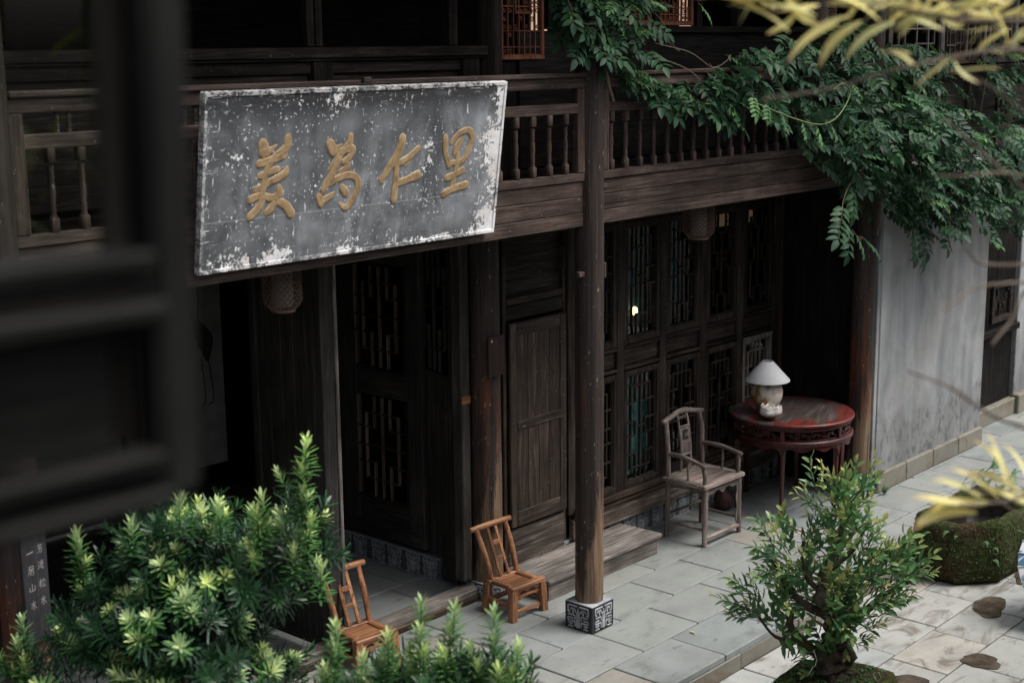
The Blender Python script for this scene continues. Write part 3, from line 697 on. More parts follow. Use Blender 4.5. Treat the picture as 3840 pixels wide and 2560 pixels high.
# raised border mouldings
bd = MB()
for (c, s_) in (((0, .002, .856), (2.066, .008, .020)), ((0, .002, .012), (2.066, .008, .020)), ((-1.025, .0018, .434), (.018, .0075, .82)), ((1.025, .0018, .434), (.018, .0075, .82))): bd.box(c, s_, .004)
bd.build('border', SGM, sgn, recenter=True)
CH = {
'mei': [[(0.354,0.607,0.069),(0.365,0.571,0.083)],[(0.366,0.567,0.058),(0.405,0.58,0.035),(0.438,0.6,0.012)],[(0.507,0.63,0.051),(0.5,0.587,0.053),(0.451,0.554,0.046),(0.408,0.529,0.039)],[(0.334,0.514,0.046),(0.408,0.529,0.044),(0.485,0.546,0.046)],[(0.408,0.521,0.039),(0.385,0.483,0.042),(0.373,0.436,0.042),(0.366,0.389,0.042)],[(0.342,0.455,0.039),(0.411,0.473,0.037),(0.453,0.481,0.039)],[(0.389,0.418,0.032),(0.458,0.438,0.046),(0.498,0.458,0.046),(0.509,0.486,0.023)],[(0.319,0.389,0.039),(0.375,0.406,0.039),(0.416,0.424,0.032)],[(0.366,0.393,0.042),(0.356,0.358,0.044),(0.354,0.335,0.039)],[(0.292,0.342,0.046),(0.348,0.359,0.042),(0.429,0.34,0.044),(0.466,0.361,0.051),(0.464,0.388,0.042)],[(0.369,0.341,0.042),(0.337,0.292,0.051),(0.289,0.259,0.046)],[(0.445,0.323,0.042),(0.422,0.292,0.049),(0.393,0.269,0.039)],[(0.452,0.326,0.044),(0.513,0.295,0.056),(0.549,0.252,0.058)]],
'wei': [[(0.781,0.586,0.065),(0.806,0.548,0.067)],[(0.8,0.551,0.051),(0.837,0.567,0.028),(0.863,0.578,0.012)],[(0.917,0.62,0.039),(0.909,0.583,0.049),(0.851,0.526,0.039),(0.78,0.457,0.019)],[(0.844,0.542,0.039),(0.929,0.555,0.051),(0.928,0.524,0.039),(0.879,0.488,0.039)],[(0.851,0.521,0.039),(0.804,0.429,0.046),(0.765,0.378,0.049),(0.751,0.348,0.039)],[(0.879,0.49,0.037),(0.91,0.469,0.039),(0.861,0.437,0.039)],[(0.765,0.374,0.035),(0.834,0.402,0.044),(0.909,0.419,0.044),(0.966,0.404,0.046),(0.988,0.36,0.049),(0.955,0.293,0.044),(0.914,0.25,0.042),(0.868,0.275,0.019)],[(0.726,0.321,0.046),(0.743,0.286,0.053)],[(0.753,0.298,0.042),(0.786,0.312,0.039),(0.826,0.329,0.025)],[(0.879,0.355,0.046),(0.905,0.327,0.053)]],
'ren': [[(1.283,0.587,0.06),(1.274,0.537,0.058),(1.216,0.455,0.053),(1.147,0.374,0.042)],[(1.254,0.495,0.039),(1.254,0.379,0.044),(1.25,0.266,0.058)],[(1.286,0.461,0.046),(1.347,0.487,0.044),(1.407,0.529,0.039)],[(1.271,0.349,0.046),(1.347,0.365,0.046),(1.415,0.382,0.063)],[(1.319,0.442,0.023),(1.344,0.459,0.028)]],
'li': [[(1.608,0.576,0.044),(1.612,0.503,0.042),(1.655,0.419,0.049)],[(1.656,0.541,0.032),(1.714,0.591,0.039),(1.787,0.605,0.044),(1.82,0.572,0.049),(1.813,0.528,0.042),(1.776,0.453,0.042),(1.734,0.424,0.039)],[(1.729,0.552,0.042),(1.704,0.516,0.053),(1.689,0.481,0.037)],[(1.717,0.479,0.037),(1.713,0.407,0.039),(1.699,0.345,0.042),(1.687,0.278,0.039)],[(1.663,0.429,0.035),(1.733,0.435,0.039)],[(1.643,0.349,0.046),(1.715,0.367,0.042),(1.762,0.384,0.049)],[(1.625,0.259,0.046),(1.699,0.285,0.046),(1.804,0.299,0.053)]]}
def gold():
    s = NT('gold_lacquer'); n = s.noise(s.coord((18, 18, 18)), 1, 6, .65)
    s.bump(n, .4, .003); return s.col(s.ramp(n, [(.25, (.12, .080, .042)), (.45, (.31, .210, .108)), (.62, (.42, .295, .165)), (.8, (.55, .44, .29))]), .5, .4)
GOLD = gold()
def brush(mb, strokes, relief=.010, y=0.0, dome=True):
    for st in strokes:
        q = catmull([np.array(p) for p in st], 5); m = len(q); n = 7; vs = []
        ring = [(1.0, 0), (.93, .8), (.55, 1.0), (0, .80), (-.55, 1.0), (-.93, .8), (-1.0, 0)]
        pts = []
        d0 = q[1][:2]-q[0][:2]; d1 = q[-1][:2]-q[-2][:2]
        d0 = d0/(np.linalg.norm(d0)+1e-9); d1 = d1/(np.linalg.norm(d1)+1e-9)
        ext = [(np.array([*(q[0][:2]-d0*q[0][2]*.5), q[0][2]*.12]), d0), (np.array([*(q[0][:2]-d0*q[0][2]*.36), q[0][2]*.66]), d0)]
        for i in range(m):
            t = q[min(i+1, m-1)][:2]-q[max(i-1, 0)][:2]; ext.append((q[i], t/(np.linalg.norm(t)+1e-9)))
        ext += [(np.array([*(q[-1][:2]+d1*q[-1][2]*.36), q[-1][2]*.66]), d1), (np.array([*(q[-1][:2]+d1*q[-1][2]*.5), q[-1][2]*.12]), d1)]
        for c, t in ext:
            nx, nz = -t[1], t[0]; wob = 1+random.uniform(-.06, .06)
            for a, h in ring: vs.append((c[0]+nx*a*c[2]*.5*wob, y-relief*h*min(1, c[2]/.04), c[1]+nz*a*c[2]*.5*wob))
        m = len(ext)
        mb.add(vs, [(i*n+k, (i+1)*n+k, (i+1)*n+k+1, i*n+k+1) for i in range(m-1) for k in range(n-1)])
    return mb
for k in ('mei', 'wei', 'ren', 'li'):
    brush(MB(), [[(a, b, c*.93) for a, b, c in st_] for st_ in CH[k]], .0050, .0045).build('character', GOLD, sgn, smooth=80, recenter=False).location = (-1.035, 0, 0)
bpart('hanger', sgn, Vector((-2.067, -.12, 2.74))+Vector((.02, -.06, .89)), (.055, .03, .03), 'beam', .004)

# small plaques
def seal(strokes): return [[(a, b, .007) for a, b in s] for s in strokes]
CHA = seal([[(0, .9), (.18, .78), (.3, .92)], [(.15, .98), (.18, .78)], [(.7, .92), (.82, .78), (1, .9)], [(.82, .98), (.82, .78)], [(.5, .82), (.25, .55), (.05, .42)], [(.5, .82), (.75, .55), (.95, .42)], [(.5, .66), (.5, .05)], [(.2, .5), (.8, .5)], [(.5, .4), (.22, .25), (.18, .02)], [(.5, .4), (.78, .25), (.82, .02)]])
SHI = seal([[(.5, 1), (.5, .9)], [(.05, .55), (.08, .88), (.92, .88), (.95, .55)], [(.25, .72), (.75, .72)], [(.5, .72), (.32, .5), (.5, .38), (.68, .5), (.5, .72)], [(.15, .22), (.85, .22)], [(.5, .38), (.5, .05)], [(.05, .04), (.95, .04)]])
def glyph(mb, strokes, ox, oz, w_, h_, k=1.0, rel=.003, y=0):
    brush(mb, [[(ox+a*w_, oz+b*h_, wd*k) for a, b, wd in s] for s in strokes], rel, y)
pq = thing('wooden_plaque', 'small dark red plaque with two seal characters on the red-brown column', 'plaque', (-.095, .715, 1.605), R(-4))
MB().box((0, .008, .137), (.15, .018, .275), .003).build('board', W('maroon', 'z'), pq)
g = MB(); glyph(g, CHA, -.015, .16, .052, .062, .8, .002, 0); glyph(g, SHI, -.015, .055, .052, .062, .8, .002, 0)
stuff(g.build('lettering', plain('pale_paint', (.26, .25, .24), .7), pq, recenter=False))
MB().lathe([(.009, 0), (.009, .003), (.006, .006)], 10).build('nail', plain('brass_nail', (.65, .50, .35), .4, .5, .3), pq, recenter=False).location = (-.05, -.004, .245)
pq.children[-1].rotation_euler = (R(90), 0, 0)
sl = thing('slate_plaque', 'tall black plaque with two columns of faint writing on the column behind the shrub', 'plaque', (-4.085, -.165, 1.235), R(3))
MB().box((0, .012, .25), (.125, .022, .50), .003).build('board', W('slate', 'z'), sl)
G2 = {'yi': [[(0, .45), (1, .62)], [(.02, .40), (1, .55)]], 'ju': [[(.2, .95), (.85, .98), (.8, .72), (.25, .7)], [(.22, .95), (.2, .5), (0, .02)], [(.3, .55), (.95, .6)], [(.6, .7), (.6, .35)], [(.4, .33), (.42, .05), (.85, .05), (.88, .35), (.4, .35)]],
      'shan': [[(.5, .95), (.5, .2)], [(.1, .6), (.12, .15), (.95, .25)], [(.95, .7), (.93, .22)]], 'fang': [[(.1, .8), (.9, .85)], [(.35, .98), (.33, .7)], [(.68, .98), (.66, .7)], [(.15, .52), (.9, .58)], [(.5, .68), (.45, .3), (.15, .02)], [(.45, .38), (.8, .38), (.7, .02), (.55, .08)]],
      'tao': [[(.05, .85), (.18, .75)], [(.02, .5), (.15, .42)], [(.05, .05), (.22, .3)], [(.35, .85), (.95, .9)], [(.65, 1), (.62, .55)], [(.35, .68), (.9, .7)], [(.3, .52), (.98, .55)], [(.4, .35), (.55, .35), (.5, .15)], [(.7, .4), (.85, .05), (.68, .1)]],
      'song': [[(.02, .65), (.45, .7)], [(.25, .98), (.24, .02)], [(.24, .6), (.02, .25)], [(.65, .9), (.5, .55)], [(.75, .92), (1, .55)], [(.7, .45), (.5, .1), (.95, .15)], [(.85, .3), (.98, .05)]], 'shui': [[(.5, 1), (.5, .05), (.4, .12)], [(.1, .7), (.4, .68), (.1, .2)], [(.85, .8), (.55, .58)], [(.55, .55), (.95, .12)]]}
g = MB()
for nm, ox, oz in (('yi', -.038, .395), ('ju', -.038, .315), ('shan', -.038, .235), ('shui', -.038, .155), ('fang', .012, .405), ('tao', .012, .330), ('song', .012, .245), ('shui', .012, .165)):
    glyph(g, [[(a, b, .0032) for a, b in s] for s in G2[nm]], ox, oz, .03, .04, 1, .0015, 0)
stuff(g.build('lettering', plain('pale_paint', (.26, .25, .24), .7), sl, recenter=False))

# ================================================================== STEP in front of the plank door
st = thing('plank_step', 'low weathered plank step box in front of the small door', 'step', (.74, .61, 0))
for i, (y0, y1) in enumerate(((.405, .545), (.548, .672), (.675, .80))): bpart('tread', st, (.742, (y0+y1)/2, .145), (1.335-.01*i, y1-y0, .03), 'tread', .006)
bpart('riser', st, (.742, .442, .064), (1.285, .022, .126), 'grey', .004)
for x in (.11, 1.374): bpart('side_board', st, (x, .625, .064), (.02, .34, .126), 'oldchair', .003)

# ================================================================== SMALL CHAIRS
def small_chair(label, loc, rz):
    t = thing('low_chair', label, 'chair', loc, rz, 'low honey-coloured wooden chairs by the doorway')
    w_, d_, h_ = .275, .245, .235
    def pt(name, mb, ax, par=None, sm=0): return mb.build(name, W('chair', ax), par or t, smooth=sm)
    seat = pt('seat', MB().box((0, 0, h_-.016), (.17, .17, .014), .003), 'x')
    for (n_, c, s_, ax) in (('seat_rail', (0, -d_/2+.01, h_-.012), (w_+.05, .055, .034), 'x'), ('seat_rail', (0, d_/2-.01, h_-.012), (w_+.03, .055, .03), 'x'), ('seat_rail', (-w_/2+.02, 0, h_-.012), (.05, d_-.07, .029), 'y'), ('seat_rail', (w_/2-.02, 0, h_-.012), (.05, d_-.07, .029), 'y')):
        o = pt(n_, MB().box(c, s_, .012), ax, seat); o.location = o.location-seat.location
    for sx in (-1, 1):
        for sy in (-1, 1):
            m = MB(); x, y = sx*(w_/2-.0), sy*(d_/2-.005); sp = .012
            m.prism([(-.024, -.022), (.024, -.022), (.027, .0), (.024, .022), (-.024, .022), (-.027, 0)], 0, h_-.02, O=(x+sx*sp, y+sy*sp, 0), U=(1, 0, 0), V=(0, 1, 0), N=(-sx*sp/h_, -sy*sp/h_, 1))
            pt('leg', m, 'z')
    ap = MB(); n = 24; up_ = [(-w_/2+.02+(w_-.04)*i/n, .205) for i in range(n+1)]
    low = [(-w_/2+.02+(w_-.04)*i/n, .150) for i in range(n+1)]
    ap.prism(low+up_[::-1], 0, .014, O=(0, -d_/2-.002, 0)); a = pt('apron', ap, 'x')
    for sx in (-1, 1):
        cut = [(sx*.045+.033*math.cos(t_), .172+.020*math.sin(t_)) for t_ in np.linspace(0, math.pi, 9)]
        o = MB().prism(cut, -.0012, .001, O=(0, -d_/2-.002, 0)).build('cutout_shade', plain('shadow_wood', (.03, .014, .007), .8), a); o.location = o.location-a.location  # dark inlay painted in for the shade of an opening; nothing is cut
    pt('stretcher', MB().box((0, -d_/2+.002, .055), (w_, .018, .030), .004), 'x')
    for sx in (-1, 1): pt('stretcher', MB().box((sx*w_/2, 0, .10), (.018, d_-.01, .034), .004), 'y')
    pt('stretcher', MB().box((0, d_/2, .09), (w_, .018, .03), .004), 'x')
    yb, yt, zt = d_/2-.03, d_/2+.105, .565
    for sx in (-1, 1):
        pt('back_post', MB().tube(catmull([(sx*.120, yb, h_-.02), (sx*.130, (yb+yt)/2-.006, .40), (sx*.140, yt, zt)], 4), [.017, .018, .019, .019, .020, .020, .019, .018, .017][:9], 12), 'z', sm=60)
    for sx in (-1, 1):
        M_ = Matrix.Rotation(-math.atan2(yt-yb, zt-h_), 3, 'X'); L = math.hypot(yt-yb, zt-h_)
        pt('back_slat', MB().box((sx*.038, (yb+yt)/2, (h_+zt)/2), (.026, .015, L), .004, M_), 'z')
    for f_, hh in ((.36, .022), (.66, .034)):
        pt('back_cross', MB().box((0, yb+(yt-yb)*f_, h_+(zt-h_)*f_), (.056, .012, hh), .003), 'x')
    pt('crest_rail', MB().tube([(-.195, yt+.002, zt+.006), (-.19, yt+.002, zt+.006), (-.1, yt, zt+.008), (0, yt, zt+.009), (.1, yt, zt+.008), (.19, yt+.002, zt+.006), (.195, yt+.002, zt+.006)], [.013, .018, .0205, .021, .0205, .019, .014], 14), 'x', sm=60)
    return t
small_chair('low honey-coloured chair standing beside the plank step', (-.178, .50, 0), R(-3))
small_chair('low honey-coloured chair at the threshold, partly behind the clipped shrub', (-1.45, .635, 0), R(-5))

# ================================================================== ARMCHAIR
def armchair():
    t = thing('armchair', 'weathered grey-brown yoke-back armchair beside the round red table', 'armchair', (1.975, .42, 0), R(-1.5))
    def pt(name, mb, ax, par=None, sm=0):
        o = mb.build(name, W('oldchair', ax), par or t, smooth=sm)
        if par: o.location = o.location-par.location
        return o
    zs = .487; w_, d_ = .225, .178
    seat = pt('seat', MB().box((0, 0, zs-.006), (.40, .24, .014), .003), 'x')
    for c, s_, ax in (((0, -.172, zs-.012), (.535, .075, .034), 'x'), ((0, .172, zs-.012), (.535, .075, .034), 'x'), ((-.23, 0, zs-.012), (.075, .27, .033), 'y'), ((.23, 0, zs-.012), (.075, .27, .033), 'y')):
        pt('seat_frame', MB().box(c, s_, .010), ax, seat)
    pt('seat_edge', MB().box((0, 0, zs-.04), (.49, .37, .022), .006), 'x', seat)
    for sx in (-1, 1):
        pt('leg', MB().tube(catmull([(sx*(w_+.008), -d_-.004, 0), (sx*(w_+.004), -d_, .15), (sx*w_, -d_, zs-.03)], 4), [.019, .02, .021, .0205, .021, .021, .0205, .0205, .02], 12), 'z', sm=60)
        pt('leg', MB().tube(catmull([(sx*(w_+.006), d_+.006, 0), (sx*w_, d_, .3), (sx*w_, d_, zs), (sx*(w_-.002), d_+.004, .68), (sx*(w_+.004), d_+.012, .80), (sx*(w_-.012), d_+.034, .93)], 4), [.0195]*21, 12), 'z', sm=60)
        pt('arm', MB().tube(catmull([(sx*(w_-.003), d_, .672), (sx*(w_+.006), .05, .676), (sx*(w_+.014), -.06, .664), (sx*(w_+.018), -d_+.025, .642), (sx*(w_+.02), -d_-.012, .634)], 4), [.017, .017, .0175, .018, .018, .0175, .0175, .017, .017, .017, .017, .017, .0175, .018, .018, .018, .013], 10), 'y', sm=60)
        pt('arm_post', MB().tube(catmull([(sx*(w_-.004), -d_+.012, zs-.01), (sx*(w_-.002), -d_+.008, .55), (sx*(w_+.014), -d_+.016, .63)], 4), .0165, 10), 'z', sm=60)
        pt('arm_spindle', MB().lathe([(.008, 0), (.010, .015), (.006, .03), (.010, .045), (.008, .06), (.013, .085), (.009, .115), (.012, .13), (.008, .14), (.007, .18)], 10, (sx*(w_+.004), -.015, zs)), 'z', sm=60)
    # yoke crest rail
    cr = catmull([(-.262, d_+.030, .925), (-.22, d_+.034, .930), (-.12, d_+.040, .950), (-.05, d_+.046, .966), (.05, d_+.046, .966), (.12, d_+.040, .950), (.22, d_+.034, .930), (.262, d_+.030, .928)], 4)
    pt('crest_rail', MB().tube(cr, [.015]+[.019]*5+[.021]*(len(cr)-11)+[.019]*4+[.015], 12), 'x', sm=60)
    sp = lambda z: d_+.002+.045*((z-zs)/(.955-zs))**1.3-.018*math.sin(math.pi*(z-zs)/(.955-zs))
    back = None
    for sx in (-1, 1):
        o = pt('splat_post', MB().tube(catmull([(sx*.062, sp(z), z) for z in (zs, .58, .70, .82, .955)], 3), .0105, 8), 'z', sm=60)
    for z in (.625, .72, .845): pt('splat_rail', MB().box((0, sp(z), z), (.124, .020, .018), .004), 'x')
    pn = pt('splat_panel', MB().box((0, sp(.785)+.002, .783), (.112, .012, .115), .003, Matrix.Rotation(R(-9), 3, 'X')), 'z')
    dk = MB().box((0, sp(.785)-.006, .783), (.066, .006, .078), .002, Matrix.Rotation(R(-9), 3, 'X')).build('recess_shade', plain('carving_dark', (.02, .016, .014), .8), pn); dk.location = dk.location-pn.location  # dark plate on the panel, painted in for the shade of a recess
    cv = MB()
    for i in range(7):
        cx, cz, a0 = random.uniform(-.018, .018), random.uniform(.752, .812), random.uniform(0, 6)
        cv.tube([(cx+.009*math.cos(a0+t_), sp(.785)-.010, cz+.009*math.sin(a0+t_)) for t_ in np.linspace(0, 5, 8)], .003, 5)
    pt('carving', cv, 'z', pn)
    pt('splat_panel', MB().box((0, sp(.67)+.002, .672), (.112, .012, .078), .003), 'z')
    sc_ = MB()
    for sx in (-1, 1):
        sc_.tube(catmull([(0, sp(.93), .905), (sx*.018, sp(.93), .925), (sx*.035, sp(.93), .90), (sx*.044, sp(.93), .925), (sx*.046, sp(.93), .95)], 4), .0055, 6)
    pt('top_carving', sc_, 'x')
    # scalloped front apron
    pts_u = [(x, zs-.05) for x in np.linspace(-.205, .205, 41)]
    def edge(x):
        a = abs(x)/.205
        return zs-.078-.010*math.cos(a*9)-(.10*max(0, (a-.86)/.14)**1.5)-.014*max(0, 1-a*5)
    pts_l = [(x, edge(x)) for x in np.linspace(-.205, .205, 41)]
    pt('apron', MB().prism(pts_l+pts_u[::-1], 0, .012, O=(0, -d_-.006, 0)), 'x')
    for sx in (-1, 1):
        pr = [(sx*.205, .08)]+[(sx*(.193-.006*math.sin(i*1.1)), .10+i*.028) for i in range(11)]+[(sx*.165, zs-.052), (sx*.205, zs-.052)]
        pt('apron_side', MB().prism(pr if sx < 0 else pr[::-1], 0, .010, O=(0, -d_-.004, 0)), 'z')
        so = [(y, zs-.05) for y in np.linspace(-.15, .15, 13)]; sl_ = [(y, zs-.068-.03*(abs(y)/.15)**4) for y in np.linspace(-.15, .15, 13)]
        pt('apron', MB().prism(sl_+so[::-1], 0, .010, O=(sx*w_, 0, 0), U=(0, 1, 0), N=(1, 0, 0)), 'y')
        pt('stretcher', MB().tube([(sx*(w_+.003), -d_, .125), (sx*(w_+.003), 0, .128), (sx*(w_+.003), d_, .125)], .012, 8), 'y', sm=60)
    pt('foot_rest', MB().box((0, -d_-.002, .062), (.45, .030, .030), .008), 'x'); pt('stretcher', MB().tube([(-w_, d_, .185), (w_, d_, .185)], .012, 8), 'x', sm=60)
    return t
armchair()

# ================================================================== ROUND TABLE
def table_top_mat():
    s = NT('worn_red_lacquer_top'); v = s.coord((3, 26, 26), False)
    # planks run along local x
    g = s.noise(v, 1, 7, .65, .6); p = s.noise(s.coord((3.2, 5.5, 5), False), 1, 6, .62, .8)
    bare = s.ramp(g, [(.28, (.024, .018, .016)), (.52, (.078, .062, .057)), (.78, (.19, .160, .146))])
    red = s.ramp(g, [(.3, (.07, .012, .010)), (.7, (.19, .028, .020))])
    x, y, z = s.obj(); rr = s.math('SQRT', s.math('ADD', s.math('MULTIPLY', x, x), s.math('MULTIPLY', y, y)))
    m = s.sstep(s.math('ADD', p, s.math('MULTIPLY', s.sstep(rr, .25, .55), .14)), .54, .66)
    c = s.mix(m, bare, red)
    s.bump(g, .35, .004); return s.col(c, .45, .4)
tb = thing('round_table', 'round table in worn red lacquer with pierced frieze and slender legs', 'table', (3.085, .31, 0), R(23))
MB().lathe([(.20, .782), (.505, .782), (.515, .790), (.515, .802), (.508, .808), (.20, .808)], 64).build('table_top', [table_top_mat()], tb, smooth=40, recenter=False)
for k in range(-4, 5):     # plank joints across the top
    L = math.sqrt(.50**2-(k*.11)**2)
    if abs(k) % 2 == 0: MB().box((0, k*.11, .8082), (2*L*.98, .003, .002), .0005).build('plank_joint', plain('joint_dark', (.012, .008, .007), .8), tb)
MB().lathe([(.47, .752), (.492, .752), (.497, .76), (.492, .782), (.47, .782)], 64, cap=False).build('upper_moulding', W('red', 'x'), tb, smooth=40)
MB().lathe([(.462, .625), (.497, .625), (.507, .634), (.503, .645), (.51, .655), (.500, .668), (.462, .668)], 64, cap=False).build('lower_moulding', W('red', 'x'), tb, smooth=40)
for k in range(6):
    a0 = math.radians(180+60*k); ca, sa = math.cos(a0), math.sin(a0); U_ = (-sa, ca, 0); N_ = (ca, sa, 0)
    lg = MB()
    M_ = Matrix((Vector(N_), Vector(U_), Vector((0, 0, 1)))).transposed()
    zz = [0, .02, .05, .2, .45, .56, .60, .63]; ww = [.017, .02, .017, .0175, .022, .026, .036, .05]; oo = [.465, .465, .462, .462, .465, .468, .472, .474]
    vs, fs = [], []
    for z, w_, o_ in zip(zz, ww, oo):
        for du, dn in ((-1, -1), (-.35, 1.0), (.35, 1.0), (1, -1)): vs.append((ca*(o_+dn*.016)+U_[0]*du*w_, sa*(o_+dn*.016)+U_[1]*du*w_, z))
    for i in range(len(zz)-1):
        for j in range(4): fs.append((i*4+j, i*4+(j+1) % 4, (i+1)*4+(j+1) % 4, (i+1)*4+j))
    fs += [(3, 2, 1, 0), tuple(range(len(vs)-4, len(vs)))]
    lg.add(vs, fs); lg.build('leg', W('red', 'z'), tb)
    MB().box((ca*.486, sa*.486, .71), (.026, .036, .086), .004, M_).build('frieze_post', W('red', 'z'), tb)
    # scalloped apron, curved between the legs
    n = 26; vs = []; fs = []
    for i in range(n+1):
        f_ = i/n; a = a0+math.radians(60)*f_; e = abs(f_-.5)*2
        zl = .597+.012*math.cos(e*8.5)-.006 - .065*max(0, (e-.9)/.1)**1.3 + (.012 if e < .06 else 0)
        for r_, z in ((.49, .628), (.487, .628-(.628-zl)*.5), (.492, zl), (.474, zl), (.472, .628)): vs.append((r_*math.cos(a), r_*math.sin(a), z))
    for i in range(n):
        for j in range(5): fs.append((i*5+j, (i+1)*5+j, (i+1)*5+(j+1) % 5, i*5+(j+1) % 5))
    MB().add(vs, fs).build('apron', W('red', 'x'), tb, smooth=50)
    # pierced scroll frieze
    fr = MB()
    for i in range(9):
        f_ = .1+.8*(i+.5)/9; a = a0+math.radians(60)*f_; zc = .71+random.uniform(-.014, .014); k_ = random.uniform(.014, .024); p0 = random.uniform(0, 6)
        fr.tube([(.478*math.cos(a+k_*1.9*math.cos(p0+t_)*(1-.1*t_)), .478*math.sin(a+k_*1.9*math.cos(p0+t_)*(1-.1*t_)), zc+k_*math.sin(p0+t_)*(1-.1*t_)) for t_ in np.linspace(0, 6, 10)], .0055, 5)
    fr.tube([(.478*math.cos(a0+math.radians(60)*f_), .478*math.sin(a0+math.radians(60)*f_), .71+.016*math.sin(f_*25)) for f_ in np.linspace(.05, .95, 24)], .005, 5)
    for zz_ in (.674, .747): fr.tube([(.479*math.cos(a0+math.radians(60)*f_), .479*math.sin(a0+math.radians(60)*f_), zz_) for f_ in np.linspace(.04, .96, 12)], .006, 5)
    fr.build('frieze_carving', W('red', 'x'), tb, smooth=60)

# ------------------------------------------------------------------ lamp, shell, gourd
def vase_mat():
    s = NT('mottled_glaze'); n = s.noise(s.coord((10, 10, 8)), 1, 4, .5, .6); f = s.noise(s.coord((90, 90, 90)), 1, 3)
    c = s.ramp(n, [(.40, (.26, .115, .040)), (.46, (.42, .29, .19)), (.54, (.60, .56, .50)), (.7, (.66, .63, .58))])
    c = s.mix(s.math('MULTIPLY', s.sstep(f, .56, .66), .5), c, (.26, .21, .17)); s.bump(f, .35, .003); return s.col(c, .5, .4)
def shade_mat():
    s = NT('white_shade'); n = s.noise(s.coord((9, 9, 9)), 1, 5, .6); m = s.noise(s.coord((5, 5, 5)), 1, 3, .5)
    c = s.mix(s.math('MULTIPLY', s.sstep(m, .66, .72), .55), (.74, .74, .75), (.42, .34, .27)); s.bump(n, .1, .003); return s.col(c, .8, .2)
lp = thing('table_lamp', 'ceramic table lamp with white cone shade on the round table', 'lamp', (2.875, .42, .808)); lp.scale = (1.09, 1.09, 1.1)
MB().lathe([(.052, 0), (.060, .01), (.088, .06), (.116, .12), (.121, .165), (.110, .205), (.085, .230), (.058, .240), (.0, .243)], 32).build('vase', vase_mat(), lp, smooth=60, recenter=False)
MB().lathe([(.058, .238), (.060, .262), (.030, .268), (.012, .275), (.012, .385)], 20).build('neck', plain('dark_metal', (.02, .02, .02), .5), lp, smooth=40, recenter=False)
sh = MB(); n = 40
prof = [(.170, .262), (.168, .262), (.042, .428), (.038, .432), (.036, .428), (.164, .260)]
sh.lathe([(.170, .252), (.1705, .258), (.042, .396), (.038, .397), (.166, .254)], 40, cap=False).build('lamp_shade', shade_mat(), lp, smooth=50, recenter=False)
hp = MB(); hp.tube([(.039*math.cos(a), .039*math.sin(a), .396) for a in np.linspace(0, 2*math.pi, 17)], .0025, 5); hp.tube([(-.04, 0, .392), (.04, 0, .392)], .002, 5); hp.tube([(0, -.04, .392), (0, .04, .392)], .002, 5)
hp.build('shade_ring', plain('white_wire', (.7, .7, .7), .5), lp, recenter=False)
MB().tube(catmull([(.05, .02, .006), (.12, .05, .004), (.20, .10, .004), (.30, .14, .004), (.42, .2, .004)], 4), .0032, 6).build('cord', plain('black_cord', (.01, .01, .01), .5), lp, recenter=False)
def shell_mat():
    s = NT('nacre'); x, y, z = s.obj(); n = s.noise(s.coord((16, 16, 16)), 1, 5, .6, .7)
    up_ = s.ramp(n, [(.3, (.42, .28, .20)), (.42, (.62, .56, .50)), (.55, (.72, .70, .68)), (.68, (.60, .42, .38)), (.8, (.30, .38, .36))])
    lo_ = s.ramp(n, [(.3, (.08, .10, .04)), (.5, (.32, .17, .07)), (.7, (.36, .28, .18))])
    s.b.inputs['Coat Weight'].default_value = .4
    return s.col(s.mix(s.sstep(s.math('ADD', z, s.math('MULTIPLY', n, .06)), .055, .085), lo_, up_), .25, .5)
shl = MB(); nu, nv = 28, 12; vs = []
for j in range(nv+1):
    v_ = j/nv; r_ = math.sin(min(1, v_*1.0+.12)*math.pi*.62)*.088
    for i in range(nu):
        a = 2*math.pi*i/nu; k = 1+.10*math.sin(3*a+1)*v_+.07*math.sin(7*a)*v_**2
        vs.append((r_*k*math.cos(a), r_*k*.85*math.sin(a), .088*v_+.012*math.sin(5*a+2)*v_**3))
for j in range(1, 7):       # ruffled inside
    f_ = 1-j/6
    for i in range(nu):
        a = 2*math.pi*i/nu; r_ = .082*f_; vs.append((r_*math.cos(a)*(1+.12*math.sin(5*a+j)), r_*.85*math.sin(a), .090+.018*math.sin(6*a+j*1.7)*f_-.02*(1-f_)+.012*math.sin(j*2.1)))
J = nv+7
fs = [(j*nu+i, j*nu+(i+1) % nu, (j+1)*nu+(i+1) % nu, (j+1)*nu+i) for j in range(J-1) for i in range(nu)]+[tuple(range(nu))[::-1]]
so = shl.add(vs, fs).build('shell_ornament', shell_mat(), None, smooth=50, recenter=False); so.location = (2.715, .285, .811); so.rotation_euler = (0, 0, .6); so.scale = (1.2, 1.2, 1.15)
tag(so, 'shiny mother-of-pearl shell ornament on the round table before the lamp', 'ornament')
gd = MB().lathe([(.035, 0), (.062, .012), (.080, .06), (.078, .10), (.05, .15), (.028, .18), (.018, .23), (.016, .30)], 20).build('floor_gourd', W('maroon', 'z'), None, smooth=60, recenter=False)
gd.location = (2.60, .63, .003); gd.rotation_euler = (R(-9), 0, 0); tag(gd, 'dark brown gourd bottle leaning on the floor behind the armchair', 'gourd')

